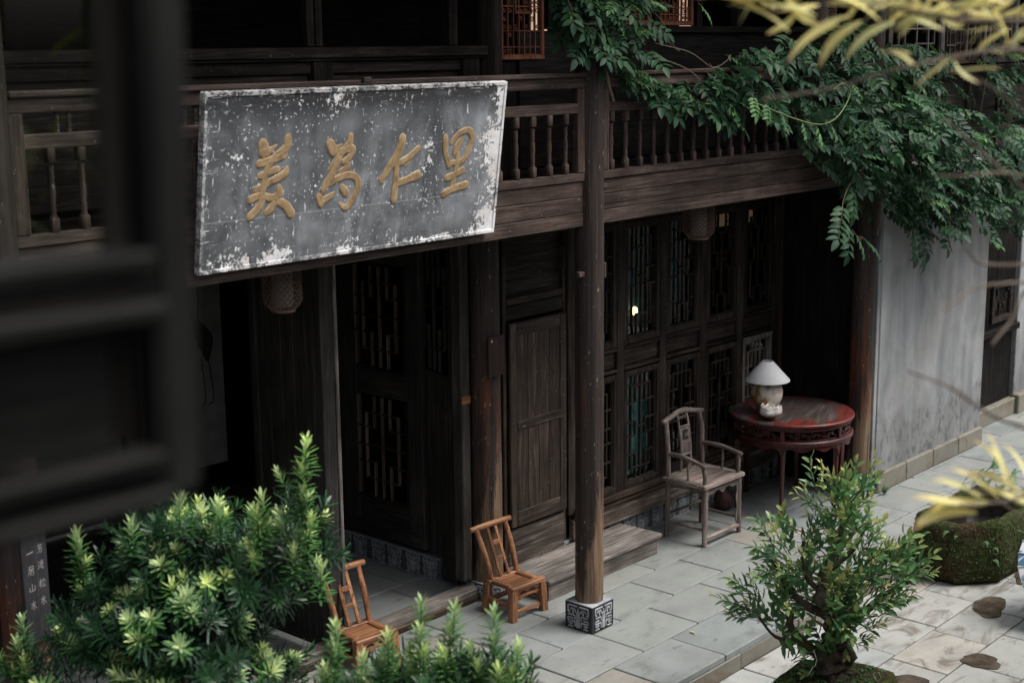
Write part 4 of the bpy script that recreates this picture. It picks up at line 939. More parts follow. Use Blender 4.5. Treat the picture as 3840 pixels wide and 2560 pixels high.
# ================================================================== LANTERNS
def lantern(label, loc, r=.108, h=.34, cord=.2):
    t = thing('bamboo_lantern', label, 'lantern', loc, 0, 'woven bamboo lanterns hung on the house')
    prof = lambda f: r*(1.0 if .16 < f < .86 else (.62+.38*math.sin(min(1, f/.16)*math.pi/2) if f <= .16 else .62+.38*math.sin(min(1, (1-f)/.14)*math.pi/2)))
    mb = MB(); n = 22
    for sgn_ in (-1, 1):
        for k in range(n):
            pts = []
            for f in np.linspace(0, 1, 13):
                a = 2*math.pi*(k/n+sgn_*f*.42); rr = prof(f)*(1.0+.008*sgn_); pts.append((rr*math.cos(a), rr*math.sin(a), f*h))
            mb.tube(pts, .0026, 4, cap=False)
    for f in np.linspace(.06, .96, 14):
        rr = prof(f); mb.tube([(rr*math.cos(a), rr*math.sin(a), f*h) for a in np.linspace(0, 2*math.pi, 25)], .0022, 4, cap=False)
    cane = plain('bamboo_cane', (.135, .085, .060), .6)
    stuff(mb.build('weave', cane, t, recenter=False))
    MB().lathe([(r*.60, -.012), (r*.64, -.012), (r*.66, .004), (r*.60, .004)], 24, cap=False).build('base_ring', cane, t, recenter=False)
    MB().lathe([(r*.45, h-.004), (r*.68, h-.004), (r*.68, h+.014), (r*.45, h+.014)], 24, cap=False).build('top_ring', cane, t, recenter=False)
    MB().lathe([(.058, .02), (.06, .03), (.06, h-.04), (.058, h-.03)], 20).build('paper_tube', plain('lantern_paper', (.26, .23, .215), .85), t, smooth=40, recenter=False)
    MB().tube([(0, 0, h-.01), (0, 0, h+cord)], .003, 6).build('cord', plain('black_cord', (.01, .01, .01), .5), t, recenter=False)
    return t
lantern('woven bamboo lantern hanging below the gold-lettered signboard', (-2.22, .35, 2.405), .105, .33, .04)
lantern('woven bamboo lantern hanging in front of the upper lattice panes', (1.745, .35, 2.385), .118, .34, .04)
lantern('woven bamboo lantern hanging in the upper gallery above the vine', (3.35, .30, 3.925), .12, .34, .95)

# ================================================================== INTERIOR things seen through the openings
def curtain(label, x0, x1, z0, z1, y, ph, cloth, tone):
    m = MB(); n = 40; vs = []
    for i in range(n+1):
        x = x0+(x1-x0)*i/n; yy = y+.014*math.sin(i*1.25+ph)+.006*math.sin(i*2.9)
        vs += [(x, yy, z0), (x, yy, z1), (x, yy+.003, z0), (x, yy+.003, z1)]
    fs = [(i*4, (i+1)*4, (i+1)*4+1, i*4+1) for i in range(n)]+[(i*4+3, (i+1)*4+3, (i+1)*4+2, i*4+2) for i in range(n)]
    fs += [(i*4, i*4+2, (i+1)*4+2, (i+1)*4) for i in range(n)]+[(i*4+1, (i+1)*4+1, (i+1)*4+3, i*4+3) for i in range(n)]
    o = m.add(vs, fs).build('curtain', plain(cloth, tone, .85), None, smooth=60); return tag(o, label, 'curtain')
curtain('teal curtain behind the lower lattice leaf next to the front column', 1.42, 1.9, .48, 1.33, .90, 0, 'teal_cloth', (.10, .27, .27))
curtain('dark teal curtain behind the upper lattice leaves', 1.45, 2.42, 1.62, 2.45, .97, 1, 'dark_teal_cloth', (.035, .085, .10))
il = thing('glowing_lamp', 'small lit lamp glowing behind the upper lattice panes', 'lamp', (1.735, .925, 1.75)); il.scale = (.7, .7, .7)
MB().lathe([(.012, -.12), (.05, -.12), (.012, -.10), (.012, -.02)], 12).build('stand', plain('dark_metal', (.02, .02, .02)), il, recenter=False)
MB().lathe([(.018, -.02), (.034, 0), (.03, .055), (.012, .07)], 16).build('bulb', plain('lit_bulb', (.9, .8, .6), emit=(1.0, .70, .33), est=3.0), il, smooth=60, recenter=False)
MB().lathe([(.03, -.32), (.05, -.32), (.05, -.30), (.01, -.29), (.01, -.12)], 12).build('foot', plain('dark_metal', (.02, .02, .02)), il, recenter=False)
for i, (x, zz) in enumerate(((3.30, 2.355), (2.93, 2.36))):
    o = MB().box((0, 0, 0), (.16, .02, .10), .004).build('paper_light', plain('lit_paper', (.5, .4, .3), emit=(1.0, .62, .38), est=.035), None, recenter=False); o.location = (x, .92, zz)
    tag(o, ('dim lit paper panel behind the top of the last lattice leaf', 'dim lit paper panel behind the top of the lattice leaf past the lantern')[i], 'light')
for i, (x, z, w_, h_) in enumerate(((.84, 3.93, .16, .5), (2.72, 4.15, .3, .5))):
    o = MB().box((0, 0, 0), (w_, .02, h_), .004).build('paper_light', plain('lit_paper_warm', (.5, .4, .3), emit=(1.0, .66, .48), est=.30), None, recenter=False); o.location = (x, 1.12, z)
    tag(o, ('lit paper panel behind the carved red-brown screen by the upper post', 'lit paper panel behind the pair of carved screens above the gallery')[i], 'light')
# white partition with a crane painting deep in the hall
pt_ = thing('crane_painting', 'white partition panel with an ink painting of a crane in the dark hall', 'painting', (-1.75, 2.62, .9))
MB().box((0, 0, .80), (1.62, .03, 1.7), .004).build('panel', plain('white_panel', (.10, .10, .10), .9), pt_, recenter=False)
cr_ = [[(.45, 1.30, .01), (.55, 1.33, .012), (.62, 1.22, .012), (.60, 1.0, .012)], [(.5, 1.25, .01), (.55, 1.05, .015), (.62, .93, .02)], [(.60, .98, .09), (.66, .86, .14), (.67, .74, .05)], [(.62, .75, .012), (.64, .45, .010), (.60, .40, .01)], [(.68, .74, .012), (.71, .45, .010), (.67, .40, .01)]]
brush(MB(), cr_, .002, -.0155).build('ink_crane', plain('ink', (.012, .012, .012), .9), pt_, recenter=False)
htb = thing('hall_table', 'dark low table standing in the unlit hall', 'table', (-1.62, 2.15, 0))
for c, s_ in (((0, 0, .78), (1.1, .45, .04)), ((0, -.19, .70), (1.0, .02, .10))): MB().box(c, s_, .005).build('top' if s_[1] > .1 else 'apron', W('deep', 'x'), htb)
for sx in (-1, 1):
    for sy in (-1, 1): MB().box((sx*.48, sy*.18, .38), (.05, .05, .76), .005).build('leg', W('deep', 'z'), htb)
vz = MB().lathe([(.05, 0), (.075, .05), (.082, .25), (.07, .40), (.072, .42)], 16).build('tall_vase', plain('grey_pot', (.16, .16, .15), .6), None, smooth=60, recenter=False); vz.location = (-1.27, 1.85, .005)
tag(vz, 'tall grey vase standing inside the doorway beside the open leaf', 'vase')

# ================================================================== FOLIAGE
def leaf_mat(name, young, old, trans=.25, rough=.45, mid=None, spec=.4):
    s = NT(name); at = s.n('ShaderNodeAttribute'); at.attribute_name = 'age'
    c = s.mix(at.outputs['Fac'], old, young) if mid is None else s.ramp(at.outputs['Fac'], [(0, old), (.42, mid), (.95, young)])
    n = s.noise(s.coord((6, 6, 6)), 1, 3)
    c = s.mix(1.0, c, s.ramp(n, [(.3, .72), (.7, 1.25)]), 'MULTIPLY')
    oi = s.n('ShaderNodeObjectInfo'); c = s.mix(1.0, c, s.ramp(oi.outputs['Random'], [(0, (.72, .80, .85)), (.5, (1, 1, 1)), (1, (1.2, 1.18, .98))]), 'MULTIPLY')
    s.col(c, rough, spec); tl = s.n('ShaderNodeBsdfTranslucent'); s.l(c, tl.inputs[0])
    mx = s.n('ShaderNodeMixShader'); mx.inputs[0].default_value = trans
    s.l(s.b.outputs[0], mx.inputs[1]); s.l(tl.outputs[0], mx.inputs[2]); s.l(mx.outputs[0], s.out.inputs['Surface']); return s.m
VINE_L = leaf_mat('vine_leaf', (.10, .23, .070), (.020, .062, .032), .25, .50, spec=.22)
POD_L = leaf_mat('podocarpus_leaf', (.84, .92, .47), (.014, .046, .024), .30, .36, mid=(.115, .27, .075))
BON_L = leaf_mat('bonsai_leaf', (.58, .55, .20), (.100, .235, .095), .34, .30)
BAM_L = leaf_mat('bamboo_leaf', (.86, .77, .34), (.55, .36, .16), .38, .5)
FERN_L = leaf_mat('fern_leaf', (.10, .22, .07), (.045, .12, .04), .25, .5)
STEM = plain('vine_stem', (.16, .125, .09), .8); GSTEM = plain('green_stem', (.14, .19, .07), .6); BARK = plain('bark', (.045, .034, .026), .9); TWIG = plain('twig_bark', (.11, .085, .065), .85)

def leaflet(mb, base, d, nrm, L, w_, fold=.25, droop=.12, age=0.0, mi=0, tipage=None):
    d = np.array(d, float); d /= np.linalg.norm(d); nrm = np.array(nrm, float); nrm -= d*np.dot(nrm, d); nrm /= np.linalg.norm(nrm)+1e-9
    s = np.cross(nrm, d); base = np.array(base, float); ta = age if tipage is None else tipage
    def p(t, side, up_): return base+d*L*t+s*side*w_*.5+nrm*(up_-droop*L*t*t)
    f = fold*w_*.5
    V = [p(0, 0, 0), p(.30, .95, f), p(.30, 0, 0), p(.30, -.95, f), p(.66, .80, f), p(.66, 0, 0), p(.66, -.80, f), p(1, 0, 0)]
    F = [(0, 2, 1), (0, 3, 2), (1, 2, 5, 4), (2, 3, 6, 5), (4, 5, 7), (5, 6, 7)]
    mb.add(V, F, mi, [age]*4+[(age+ta)/2]*3+[ta])
def needle(mb, base, d, nrm, L, w_, age, bend=.1, tip=None):
    d = np.array(d, float); d /= np.linalg.norm(d); nrm = np.array(nrm, float); nrm -= d*np.dot(nrm, d); nrm /= np.linalg.norm(nrm)+1e-9
    s = np.cross(nrm, d); base = np.array(base, float); ta = age if tip is None else tip
    def p(t, side): return base+d*L*t+s*side*w_*.5-nrm*bend*L*t*t
    mb.add([p(0, .4), p(0, -.4), p(.5, 1), p(.5, -1), p(.85, .7), p(.85, -.7), p(1, 0)], [(0, 1, 3, 2), (2, 3, 5, 4), (4, 5, 6)], 0, [age]*2+[(age+ta)/2]*2+[ta]*3)
def basis(d, upv=(0, 0, 1), twist=0.0):
    x = Vector(d).normalized(); z = Vector(upv)-x*Vector(upv).dot(x)
    z = z.normalized() if z.length > 1e-4 else x.orthogonal().normalized()
    if twist: z = Matrix.Rotation(twist, 3, x) @ z
    y = z.cross(x); return Matrix((x, y, z)).transposed()
def place(name, me, parent, p, d, upv=(0, 0, 1), s=1.0, twist=0.0):
    o = bpy.data.objects.new(name, me); COL.objects.link(o); o.parent = parent
    o.matrix_local = Matrix.Translation(Vector(p)-parent.location) @ basis(d, upv, twist).to_4x4() @ Matrix.Scale(s, 4); return o
def inpoly(x, z, poly):
    c = False; j = len(poly)-1
    for i in range(len(poly)):
        if (poly[i][1] > z) != (poly[j][1] > z) and x < (poly[j][0]-poly[i][0])*(z-poly[i][1])/(poly[j][1]-poly[i][1])+poly[i][0]: c = not c
        j = i
    return c
def sample(poly, rng):
    a = np.array(poly); lo, hi = a.min(0), a.max(0)
    while True:
        x, z = rng.uniform(lo, hi)
        if inpoly(x, z, poly): return x, z

# ---- climbing vine: pinnate leaves
def pinnate(n, L, lw, age):
    m = MB(); rach = [(t*L, 0, -.22*L*t*t) for t in np.linspace(0, 1, 5)]
    m.tube(rach, [.0022, .002, .0016, .0012, .0008], 3, mi=1, cap=False, age=age)
    for k in range(n):
        t = .22+.70*k/(n-1 if n > 1 else 1); bx, bz = t*L, -.22*L*t*t; ll = lw*(1.0-.25*abs(t-.6))*random.uniform(.9, 1.1)
        for sgn_ in (-1, 1):
            leaflet(m, (bx, 0, bz), (.55+random.uniform(-.1, .1), sgn_, -.18+random.uniform(-.15, .1)), (random.uniform(-.2, .2), random.uniform(-.25, .25), 1), ll, ll*.50, .3, .14, age+random.uniform(0, .10))
    leaflet(m, (L, 0, -.22*L), (1, random.uniform(-.2, .2), -.5), (0, 0, 1), lw*1.1, lw*.54, .3, .14, age)
    return m.mesh('leaf', [VINE_L, STEM], smooth=180)
PINN = [pinnate(4, .24, .105, .06), pinnate(4, .22, .098, .0), pinnate(5, .26, .095, .03), pinnate(3, .18, .11, .10), pinnate(4, .20, .090, .15)]
PINNY = [pinnate(4, .15, .06, .75), pinnate(4, .13, .055, .55), pinnate(5, .16, .055, .9)]
def vine(label, loc, polys, n, seed, yr=(-.05, -.3), extra=(), stems=(), down=.55, group=None):
    t = thing('climbing_vine', label, 'vine', loc, 0, group); rng = np.random.default_rng(seed); random.seed(seed)
    tot = sum(w for _, w, _ in polys)
    for poly, wgt, (ya, yb) in polys:
        for k in range(int(n*wgt/tot)):
            x, z = sample(poly, rng); y = rng.uniform(yb, ya) if rng.random() < .7 else yb
            d = Vector((rng.normal(0, .7), -.6-abs(rng.normal(0, .35)), -down*.7-rng.normal(0, .4)))
            young = rng.random() < .14
            me = random.choice(PINNY if young else PINN)
            place('leaf', me, t, (x-.05*d.x, y+.08, z+.08), d, (rng.normal(0, .3), -.5, 1), rng.uniform(.48, 1.0), rng.normal(0, .35))
    for p, d, s, yg in extra: place('leaf', random.choice(PINNY if yg else PINN), t, p, d, (0, -.6, 1), s)
    for k, (pts, rad, mat) in enumerate(stems):
        o = MB().tube(catmull(pts, 5), rad, 6).build('stem', mat, t, smooth=60, recenter=False); o.location = -Vector(loc)
    return t
V1 = [(-.42, 4.2), (.26, 4.2), (.40, 3.76), (.36, 3.60), (.06, 3.62), (-.10, 3.68), (-.32, 3.76), (-.46, 3.90)]
V1b = [(.02, 3.66), (.33, 3.57), (.72, 3.47), (.85, 3.36), (.66, 3.33), (.48, 3.42), (.2, 3.53)]
vine('dark green vine hanging round the top of the front column', (-.043, -.14, 3.5), [(V1, 1.5, (-.05, -.26)), (V1b, .55, (-.08, -.20))], 150, 3,
     stems=[([(.06, -.15, 3.45), (-.02, -.16, 3.62), (-.08, -.15, 4.0), (0, -.13, 4.5)], .009, STEM),
            ([(-.48, -.2, 4.10), (-.40, -.24, 3.94), (-.25, -.26, 3.92), (-.05, -.24, 4.0)], .0035, STEM),
            ([(.40, -.2, 3.72), (.70, -.24, 3.64), (.88, -.25, 3.54), (.98, -.25, 3.38), (.90, -.25, 3.28)], .0035, STEM),
            ([(.42, -.2, 3.80), (.75, -.24, 3.74), (1.0, -.25, 3.64), (1.15, -.26, 3.68), (1.2, -.26, 3.72)], .003, STEM), ([(.24, -.2, 4.05), (.42, -.24, 3.95), (.56, -.25, 3.78), (.62, -.25, 3.75)], .003, STEM)],
     extra=[((-.12, -.3, 4.05), (-.6, -.3, -.2), .8, True), ((.2, -.3, 4.06), (.6, -.3, -.1), .8, True), ((.75, -.3, 4.05), (.6, -.3, -.5), .9, True)])
V2 = [(.78, 3.46), (1.10, 3.56), (1.52, 3.72), (2.27, 3.76), (2.97, 3.84), (3.48, 3.66), (3.66, 3.28), (3.25, 3.06), (2.70, 3.10), (2.05, 3.10), (1.55, 3.26), (1.15, 3.26), (.78, 3.30)]
vine('dense dark green vine draped along the gallery balustrade right of the column', (2.3, -.20, 3.0), [(V2, 1, (-.06, -.30))], 290, 5,
     stems=[([(2.3, -.17, 3.05), (2.28, -.16, 3.15), (2.2, -.16, 3.3), (1.8, -.18, 3.6), (1.3, -.18, 3.52)], .01, STEM), ([(2.2, -.18, 3.3), (2.8, -.18, 3.6), (3.4, -.15, 3.5)], .009, STEM),
            ([(1.35, -.36, 3.40), (1.75, -.42, 3.28), (2.1, -.44, 3.22), (2.35, -.44, 3.27), (2.55, -.42, 3.42), (2.45, -.42, 3.50), (2.3, -.42, 3.46)], .005, GSTEM)],
     extra=[((1.55, -.45, 3.32), (.3, -.4, -.8), .8, True), ((1.8, -.46, 3.26), (.2, -.4, -.8), .9, True), ((2.0, -.46, 3.22), (.3, -.4, -.8), .9, True), ((2.2, -.46, 3.22), (.5, -.4, -.7), .8, True), ((1.4, -.42, 3.40), (-.3, -.4, -.6), .9, True), ((1.25, -.40, 3.46), (-.3, -.5, -.6), 1, True)])
V3 = [(2.55, 3.06), (2.91, 3.22), (3.61, 3.40), (4.45, 2.98), (5.95, 2.92), (6.05, 2.0), (4.95, 2.10), (4.45, 2.22), (4.10, 2.16), (3.85, 2.28), (3.50, 2.40), (3.25, 2.60), (2.75, 2.72)]
V3b = [(3.78, 3.58), (4.20, 3.72), (4.62, 3.26), (5.0, 2.95), (4.32, 2.95), (3.7, 3.2)]
vine('large dark green vine mass spilling over the grey plaster wall', (4.3, -.14, 1.9), [(V3, 1.5, (-.14, -.55)), (V3b, .55, (.02, -.25))], 300, 9, down=.45,
     stems=[([(4.3, -.135, 1.9), (4.2, -.14, 2.4), (3.9, -.2, 2.9), (3.8, -.15, 3.4)], .012, STEM), ([(4.2, -.14, 2.4), (4.8, -.3, 2.6), (5.6, -.3, 2.7), (6.1, -.2, 2.6)], .010, STEM), ([(3.0, -.35, 2.9), (2.6, -.40, 2.72), (2.5, -.42, 2.50), (2.75, -.45, 2.32)], .004, STEM),
            ([(4.4, -.5, 2.9), (4.35, -.52, 2.5), (4.3, -.52, 2.25)], .0025, STEM)],
     extra=[((2.62, -.42, 2.72), (-.2, -.4, -.9), .9, False), ((2.5, -.42, 2.62), (-.7, -.4, -.6), .9, False), ((2.48, -.44, 2.5), (-.8, -.4, -.3), 1.0, False), ((2.55, -.44, 2.46), (-.3, -.4, -.9), .9, False), ((2.7, -.46, 2.36), (.9, -.4, -.5), .95, False), ((2.6, -.45, 2.42), (.6, -.4, -.8), .9, False),
            ((5.3, -.6, 2.35), (.8, -.4, -.4), 1.1, True), ((5.5, -.6, 2.45), (.8, -.3, -.3), 1.1, True), ((4.9, -.55, 2.1), (.9, -.4, -.3), 1.1, True), ((4.75, -.55, 2.15), (.9, -.4, -.35), 1.1, True), ((5.65, -.6, 2.35), (.9, -.3, -.3), 1.1, True), ((3.9, -.3, 2.3), (0, -.4, -.9), 1.0, False), ((4.05, -.3, 2.2), (.1, -.4, -1), 1.1, False)])
V5 = [(3.2, 3.05), (3.8, 3.35), (4.6, 3.05), (5.2, 3.0), (6.2, 2.95), (6.25, 2.15), (5.3, 2.20), (4.6, 2.30), (3.9, 2.42), (3.4, 2.6)]
vine('brighter vine growth heaped over the right end of the plaster wall', (5.3, -.15, 2.2), [(V5, 1, (-.20, -.62))], 295, 17, down=.35, stems=[([(5.3, -.135, 2.2), (5.25, -.2, 2.5), (5.0, -.3, 2.8), (4.6, -.25, 2.95)], .009, STEM)])
V6a = [(2.20, 3.10), (2.95, 3.15), (3.55, 3.15), (3.75, 2.62), (3.50, 2.42), (3.05, 2.55), (2.65, 2.74)]
V6b = [(3.45, 3.55), (3.95, 3.80), (4.45, 3.72), (4.75, 3.35), (4.55, 3.0), (3.75, 3.05)]
V6c = [(3.72, 2.7), (4.7, 2.7), (4.6, 2.32), (4.2, 2.12), (3.9, 2.20), (3.78, 2.40)]
vine('thick vine curtain hanging at the corner where the balcony meets the plaster wall', (3.6, -.15, 2.2), [(V6a, .9, (-.12, -.42)), (V6b, .9, (.0, -.28)), (V6c, .6, (-.16, -.45))], 290, 23, down=.6, stems=[([(3.6, -.14, 2.25), (3.62, -.16, 2.7), (3.75, -.15, 3.2), (3.9, -.05, 3.6)], .010, STEM), ([(3.62, -.2, 2.7), (3.0, -.22, 2.95), (2.4, -.2, 3.05)], .007, STEM)])
V4 = [(5.62, 3.75), (6.6, 3.85), (6.6, 2.8), (5.60, 2.88), (5.75, 3.3)]
vine('lighter green vine climbing the boards of the far wing', (6.1, .06, 2.7), [(V4, 1, (.10, -.15))], 85, 13, stems=[([(6.1, .12, 2.7), (6.0, .1, 3.2), (6.15, .08, 3.8), (6.0, .08, 4.2)], .009, STEM), ([(5.2, .02, 2.95), (5.5, 0, 3.1), (5.75, 0, 3.0)], .004, STEM)],
     extra=[((5.0, -.02, 3.12), (.8, -.3, -.4), .9, False), ((5.25, -.02, 3.05), (.7, -.4, -.5), .8, False)])

# ---- clipped podocarpus
def pod_shoot(L, n, nl, young, spread=.9, seed=0):
    rng = np.random.default_rng(seed); m = MB()
    m.tube([(0, 0, z) for z in np.linspace(0, L, 4)], [.003, .0026, .002, .0012], 4, cap=False)
    for i in range(n):
        f = (i+.5)/n; a = i*2.4+rng.uniform(-.3, .3); z = L*(.12+.88*f)
        el = .25+1.05*f**2.2 if young > .3 else .15+.9*f**2
        ll = nl*(1.0-.35*f)*rng.uniform(.85, 1.1); d = (math.cos(a)*math.cos(el)*spread, math.sin(a)*math.cos(el)*spread, math.sin(el))
        ag = young*(.22+.78*f**1.5) if young > .3 else young*(.5+2*f); needle(m, (0, 0, z), d, (-math.cos(a)*.6, -math.sin(a)*.6, 1), ll, .0115, ag, .18, min(1, ag*.8))
    m.age[0] = max(m.age[0], .001)
    return m.mesh('shoot', [POD_L])
POD_D = [pod_shoot(.12, 34, .085, .03, seed=i) for i in range(4)]; POD_Y = [pod_shoot(.07, 34, .070, 1.0, seed=10+i) for i in range(4)]; POD_T = [pod_shoot(.17, 46, .070, .85, seed=20+i) for i in range(3)]
def pod_bush(label, base, lobes, n, tall, seed, ny=.2):
    t = thing('podocarpus_shrub', label, 'shrub', base); rng = np.random.default_rng(seed); random.seed(seed); B = Vector(base)
    c0 = Vector(lobes[0][0])
    tr = MB().tube(catmull([B, B+Vector((.05, .03, .35)), B+(c0-B)*.55+Vector((-.06, .02, 0)), c0], 4), [.06, .055, .05, .048, .045, .042, .04, .038, .036, .034, .032, .03, .026], 9)
    tr.build('trunk', BARK, t, smooth=60, recenter=False).location = -B
    br = MB()
    for c, r in lobes[1:]: br.tube(catmull([c0-Vector((0, 0, .15)), (c0+Vector(c))*.5-Vector((0, 0, .08)), Vector(c)], 3), [.022, .02, .018, .016, .014, .012, .01], 6)
    if br.v: br.build('branch', BARK, t, smooth=60, recenter=False).location = -B
    tot = sum(r[0]*r[1] for _, r in lobes); inner = MB(); cnt = 0
    for c, r in lobes:
        c = Vector(c); k = int(n*r[0]*r[1]/tot)
        for i in range(k):
            u = rng.normal(0, 1, 3); u /= np.linalg.norm(u)
            if u[2] < -.45: u[2] *= -1
            p = c+Vector((u[0]*r[0], u[1]*r[1], u[2]*r[2]))*rng.uniform(.80, 1.0); d = Vector((u[0], u[1], u[2]*.8+.55))
            yg = u[2] > .25 and rng.random() < ny
            put_z('shoot', random.choice(POD_Y if yg else POD_D), t, p-d.normalized()*.05, d, rng.uniform(.8, 1.15), rng.uniform(0, 6))
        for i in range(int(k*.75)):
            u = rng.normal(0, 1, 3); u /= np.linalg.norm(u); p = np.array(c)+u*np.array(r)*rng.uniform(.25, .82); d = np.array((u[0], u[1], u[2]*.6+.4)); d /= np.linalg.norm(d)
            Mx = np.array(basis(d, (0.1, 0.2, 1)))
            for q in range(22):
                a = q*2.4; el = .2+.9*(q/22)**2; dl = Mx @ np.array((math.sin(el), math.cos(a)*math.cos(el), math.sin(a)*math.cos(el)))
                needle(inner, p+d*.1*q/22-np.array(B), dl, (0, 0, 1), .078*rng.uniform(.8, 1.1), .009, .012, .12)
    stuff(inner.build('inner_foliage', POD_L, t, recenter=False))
    for p, d, s in tall: put_z('shoot', random.choice(POD_T), t, p, d, s, rng.uniform(0, 6))
    return t
def put_z(name, me, parent, p, d, s, tw):
    o = bpy.data.objects.new(name, me); COL.objects.link(o); o.parent = parent
    q = Vector(d).to_track_quat('Z', 'Y').to_matrix() @ Matrix.Rotation(tw, 3, 'Z')
    o.matrix_local = Matrix.Translation(Vector(p)-parent.location) @ q.to_4x4() @ Matrix.Scale(s, 4); return o
RX = Vector((math.cos(yaw), -math.sin(yaw), 0)); FX = Vector((math.sin(yaw), math.cos(yaw), 0))      # across and along the view, for setting plants out
A0 = Vector((-3.97, -1.18, 1.71))
def off(a, b, z, o=A0): return o+RX*a+FX*b+Vector((0, 0, z))
lob = [(off(0, .05, -.02), (.34, .34, .30)), (off(-.30, 0, -.16), (.30, .30, .24)), (off(.24, .05, .04), (.26, .28, .25)), (off(-.08, .1, .14), (.26, .26, .18)), (off(.04, -.1, -.36), (.40, .36, .22)), (off(-.42, -.05, -.36), (.30, .28, .20)), (off(.37, .1, .12), (.15, .17, .16)), (off(-.02, -.2, -.14), (.3, .3, .25))]
tall = []
for (a, z, h, ln) in ((.46, .17, .38, 4), (-.40, .06, .10, 2), (-.66, -.40, .22, 3), (.06, -.12, .16, 2), (.14, .22, .06, 1), (.30, .20, .10, 2), (-.02, .24, .05, 1), (-.20, .16, .05, 1), (.42, .05, .10, 2), (.50, -.02, .1, 1), (-.68, -.46, .1, 1)):
    for k in range(ln):
        tall.append((off(a+random.uniform(-.012, .012), -.18+.02*k, z+h*k/max(1, ln)), Vector((random.uniform(-.12, .12), random.uniform(-.15, .1), 1)), 1.0))
        if k: tall.append((off(a+.03*random.choice((-1, 1)), -.18, z+h*k/ln-.05), Vector((RX*random.choice((-1, 1))*.5+Vector((0, 0, 1)))), .75))
pod_bush('big clipped podocarpus shrub with pale new tips in front of the doorway', (-4.0, -1.42, -.15), lob, 297, tall, 21, .58)
B0 = Vector((-3.93, -2.38, 1.53))
offb = lambda a, b, z: off(a, b, z, B0)
lobb = [(offb(0, 0, -.02), (.26, .24, .20)), (offb(-.2, .05, -.06), (.2, .2, .16)), (offb(.22, 0, -.02), (.2, .2, .17)), (offb(.02, -.05, -.2), (.32, .28, .16))]
tallb = []
for (a, z, h, ln) in ((-.28, .10, .20, 3), (-.10, .14, .14, 2), (.02, .16, .22, 3), (.12, .16, .20, 3), (.27, .10, .26, 3), (.33, .08, .16, 2), (-.2, .06, .12, 2), (.2, .1, .12, 2), (-.02, .1, .1, 2), (-.32, .0, .12, 2)):
    for k in range(ln): tallb.append((offb(a+random.uniform(-.01, .01), -.1+.03*k, z-.04+h*k/max(1, ln)), Vector((random.uniform(-.1, .1), random.uniform(-.1, .1), 1)), .9))
pod_bush('smaller podocarpus shrub with upright pale shoots beside the platform edge', (-3.95, -2.45, -.15), lobb, 170, tallb, 33, .55)

# ---- bonsai on its stone
bz = thing('bonsai_tree', 'gnarled bonsai tree with yellow-green tips on a mossy stone tray', 'tree', (-.12, -1.86, .2)); BB = Vector((-.12, -1.86, .2))
def bp(a, z, b=0): return BB+RX*a+FX*b+Vector((0, 0, z))
def gnarl(pts, r0, r1, n=9, k=5, amp=.18):
    q = catmull([np.array(p) for p in pts], k); m = len(q); rad = [(r0+(r1-r0)*i/(m-1))*(1+amp*math.sin(i*1.9+r0*90)) for i in range(m)]
    return MB().tube(q, rad, n)
def bonsai_bark():
    s = NT('bonsai_bark'); n = s.noise(s.coord((20, 20, 8)), 1, 7, .65, .6); g = s.noise(s.coord((7, 7, 7)), 1, 4)
    c = s.ramp(n, [(.3, (.022, .017, .013)), (.55, (.075, .058, .043)), (.8, (.16, .13, .10))]); c = s.mix(s.math('MULTIPLY', s.sstep(g, .52, .64), .7), c, (.060, .062, .018))
    s.bump(n, .9, .012); return s.col(c, .9, .2)
BB_M = bonsai_bark()
def bw(name, mb):
    o = mb.build(name, BB_M, bz, smooth=70, recenter=False); o.location = -BB; return o
bw('trunk', gnarl([bp(.02, -.01), bp(.0, .10), bp(.05, .22, .03), bp(.03, .36), bp(-.04, .50, -.02), bp(.0, .66), bp(.05, .80)], .095, .022, 11, 5, .2))
bw('trunk', gnarl([bp(.10, -.01, .05), bp(.12, .12, .06), bp(.10, .26, .05), bp(.14, .38, .04)], .07, .03, 10, 5, .25))
for pts, r0, r1 in (([bp(-.04, .12), bp(-.16, .22), bp(-.22, .32), bp(-.20, .42)], .035, .015), ([bp(.0, .36), bp(-.14, .44), bp(-.26, .56), bp(-.32, .70)], .03, .010), ([bp(.10, .34), bp(.22, .40), bp(.34, .50), bp(.52, .60)], .035, .008), ([bp(-.04, .5), bp(-.14, .62), bp(-.16, .82)], .022, .007), ([bp(.02, .66), bp(.14, .78), bp(.20, .92)], .020, .006), ([bp(.05, .80), bp(.06, .95), bp(.04, 1.06)], .018, .005), ([bp(-.16, .22), bp(-.30, .24), bp(-.40, .36)], .014, .006), ([bp(.05, .4), bp(.10, .55, -.1), bp(.08, .62, -.18)], .02, .008), ([bp(0, .3), bp(-.05, .36, -.14), bp(-.12, .42, -.2)], .018, .006)):
    bw('branch', gnarl(pts, r0, r1, 7, 4, .12))
for a, b in ((-.15, -.06), (.22, .02), (.02, -.16), (.16, .16), (-.1, .12)): bw('root', gnarl([bp(.03, .06), bp(a*.6, .02, b*.6), bp(a, -.02, b)], .04, .012, 7, 4, .15))
w2 = MB().tube([bp(-.10, .20, -.1), bp(-.08, .14, -.1), bp(-.09, .10, -.1)], .003, 5).tube([bp(-.10, .1, -.1), bp(-.13, .04, -.1)], .003, 5)
o = w2.build('wire_tie', plain('white_wire', (.7, .7, .7), .5), bz, recenter=False); o.location = -BB
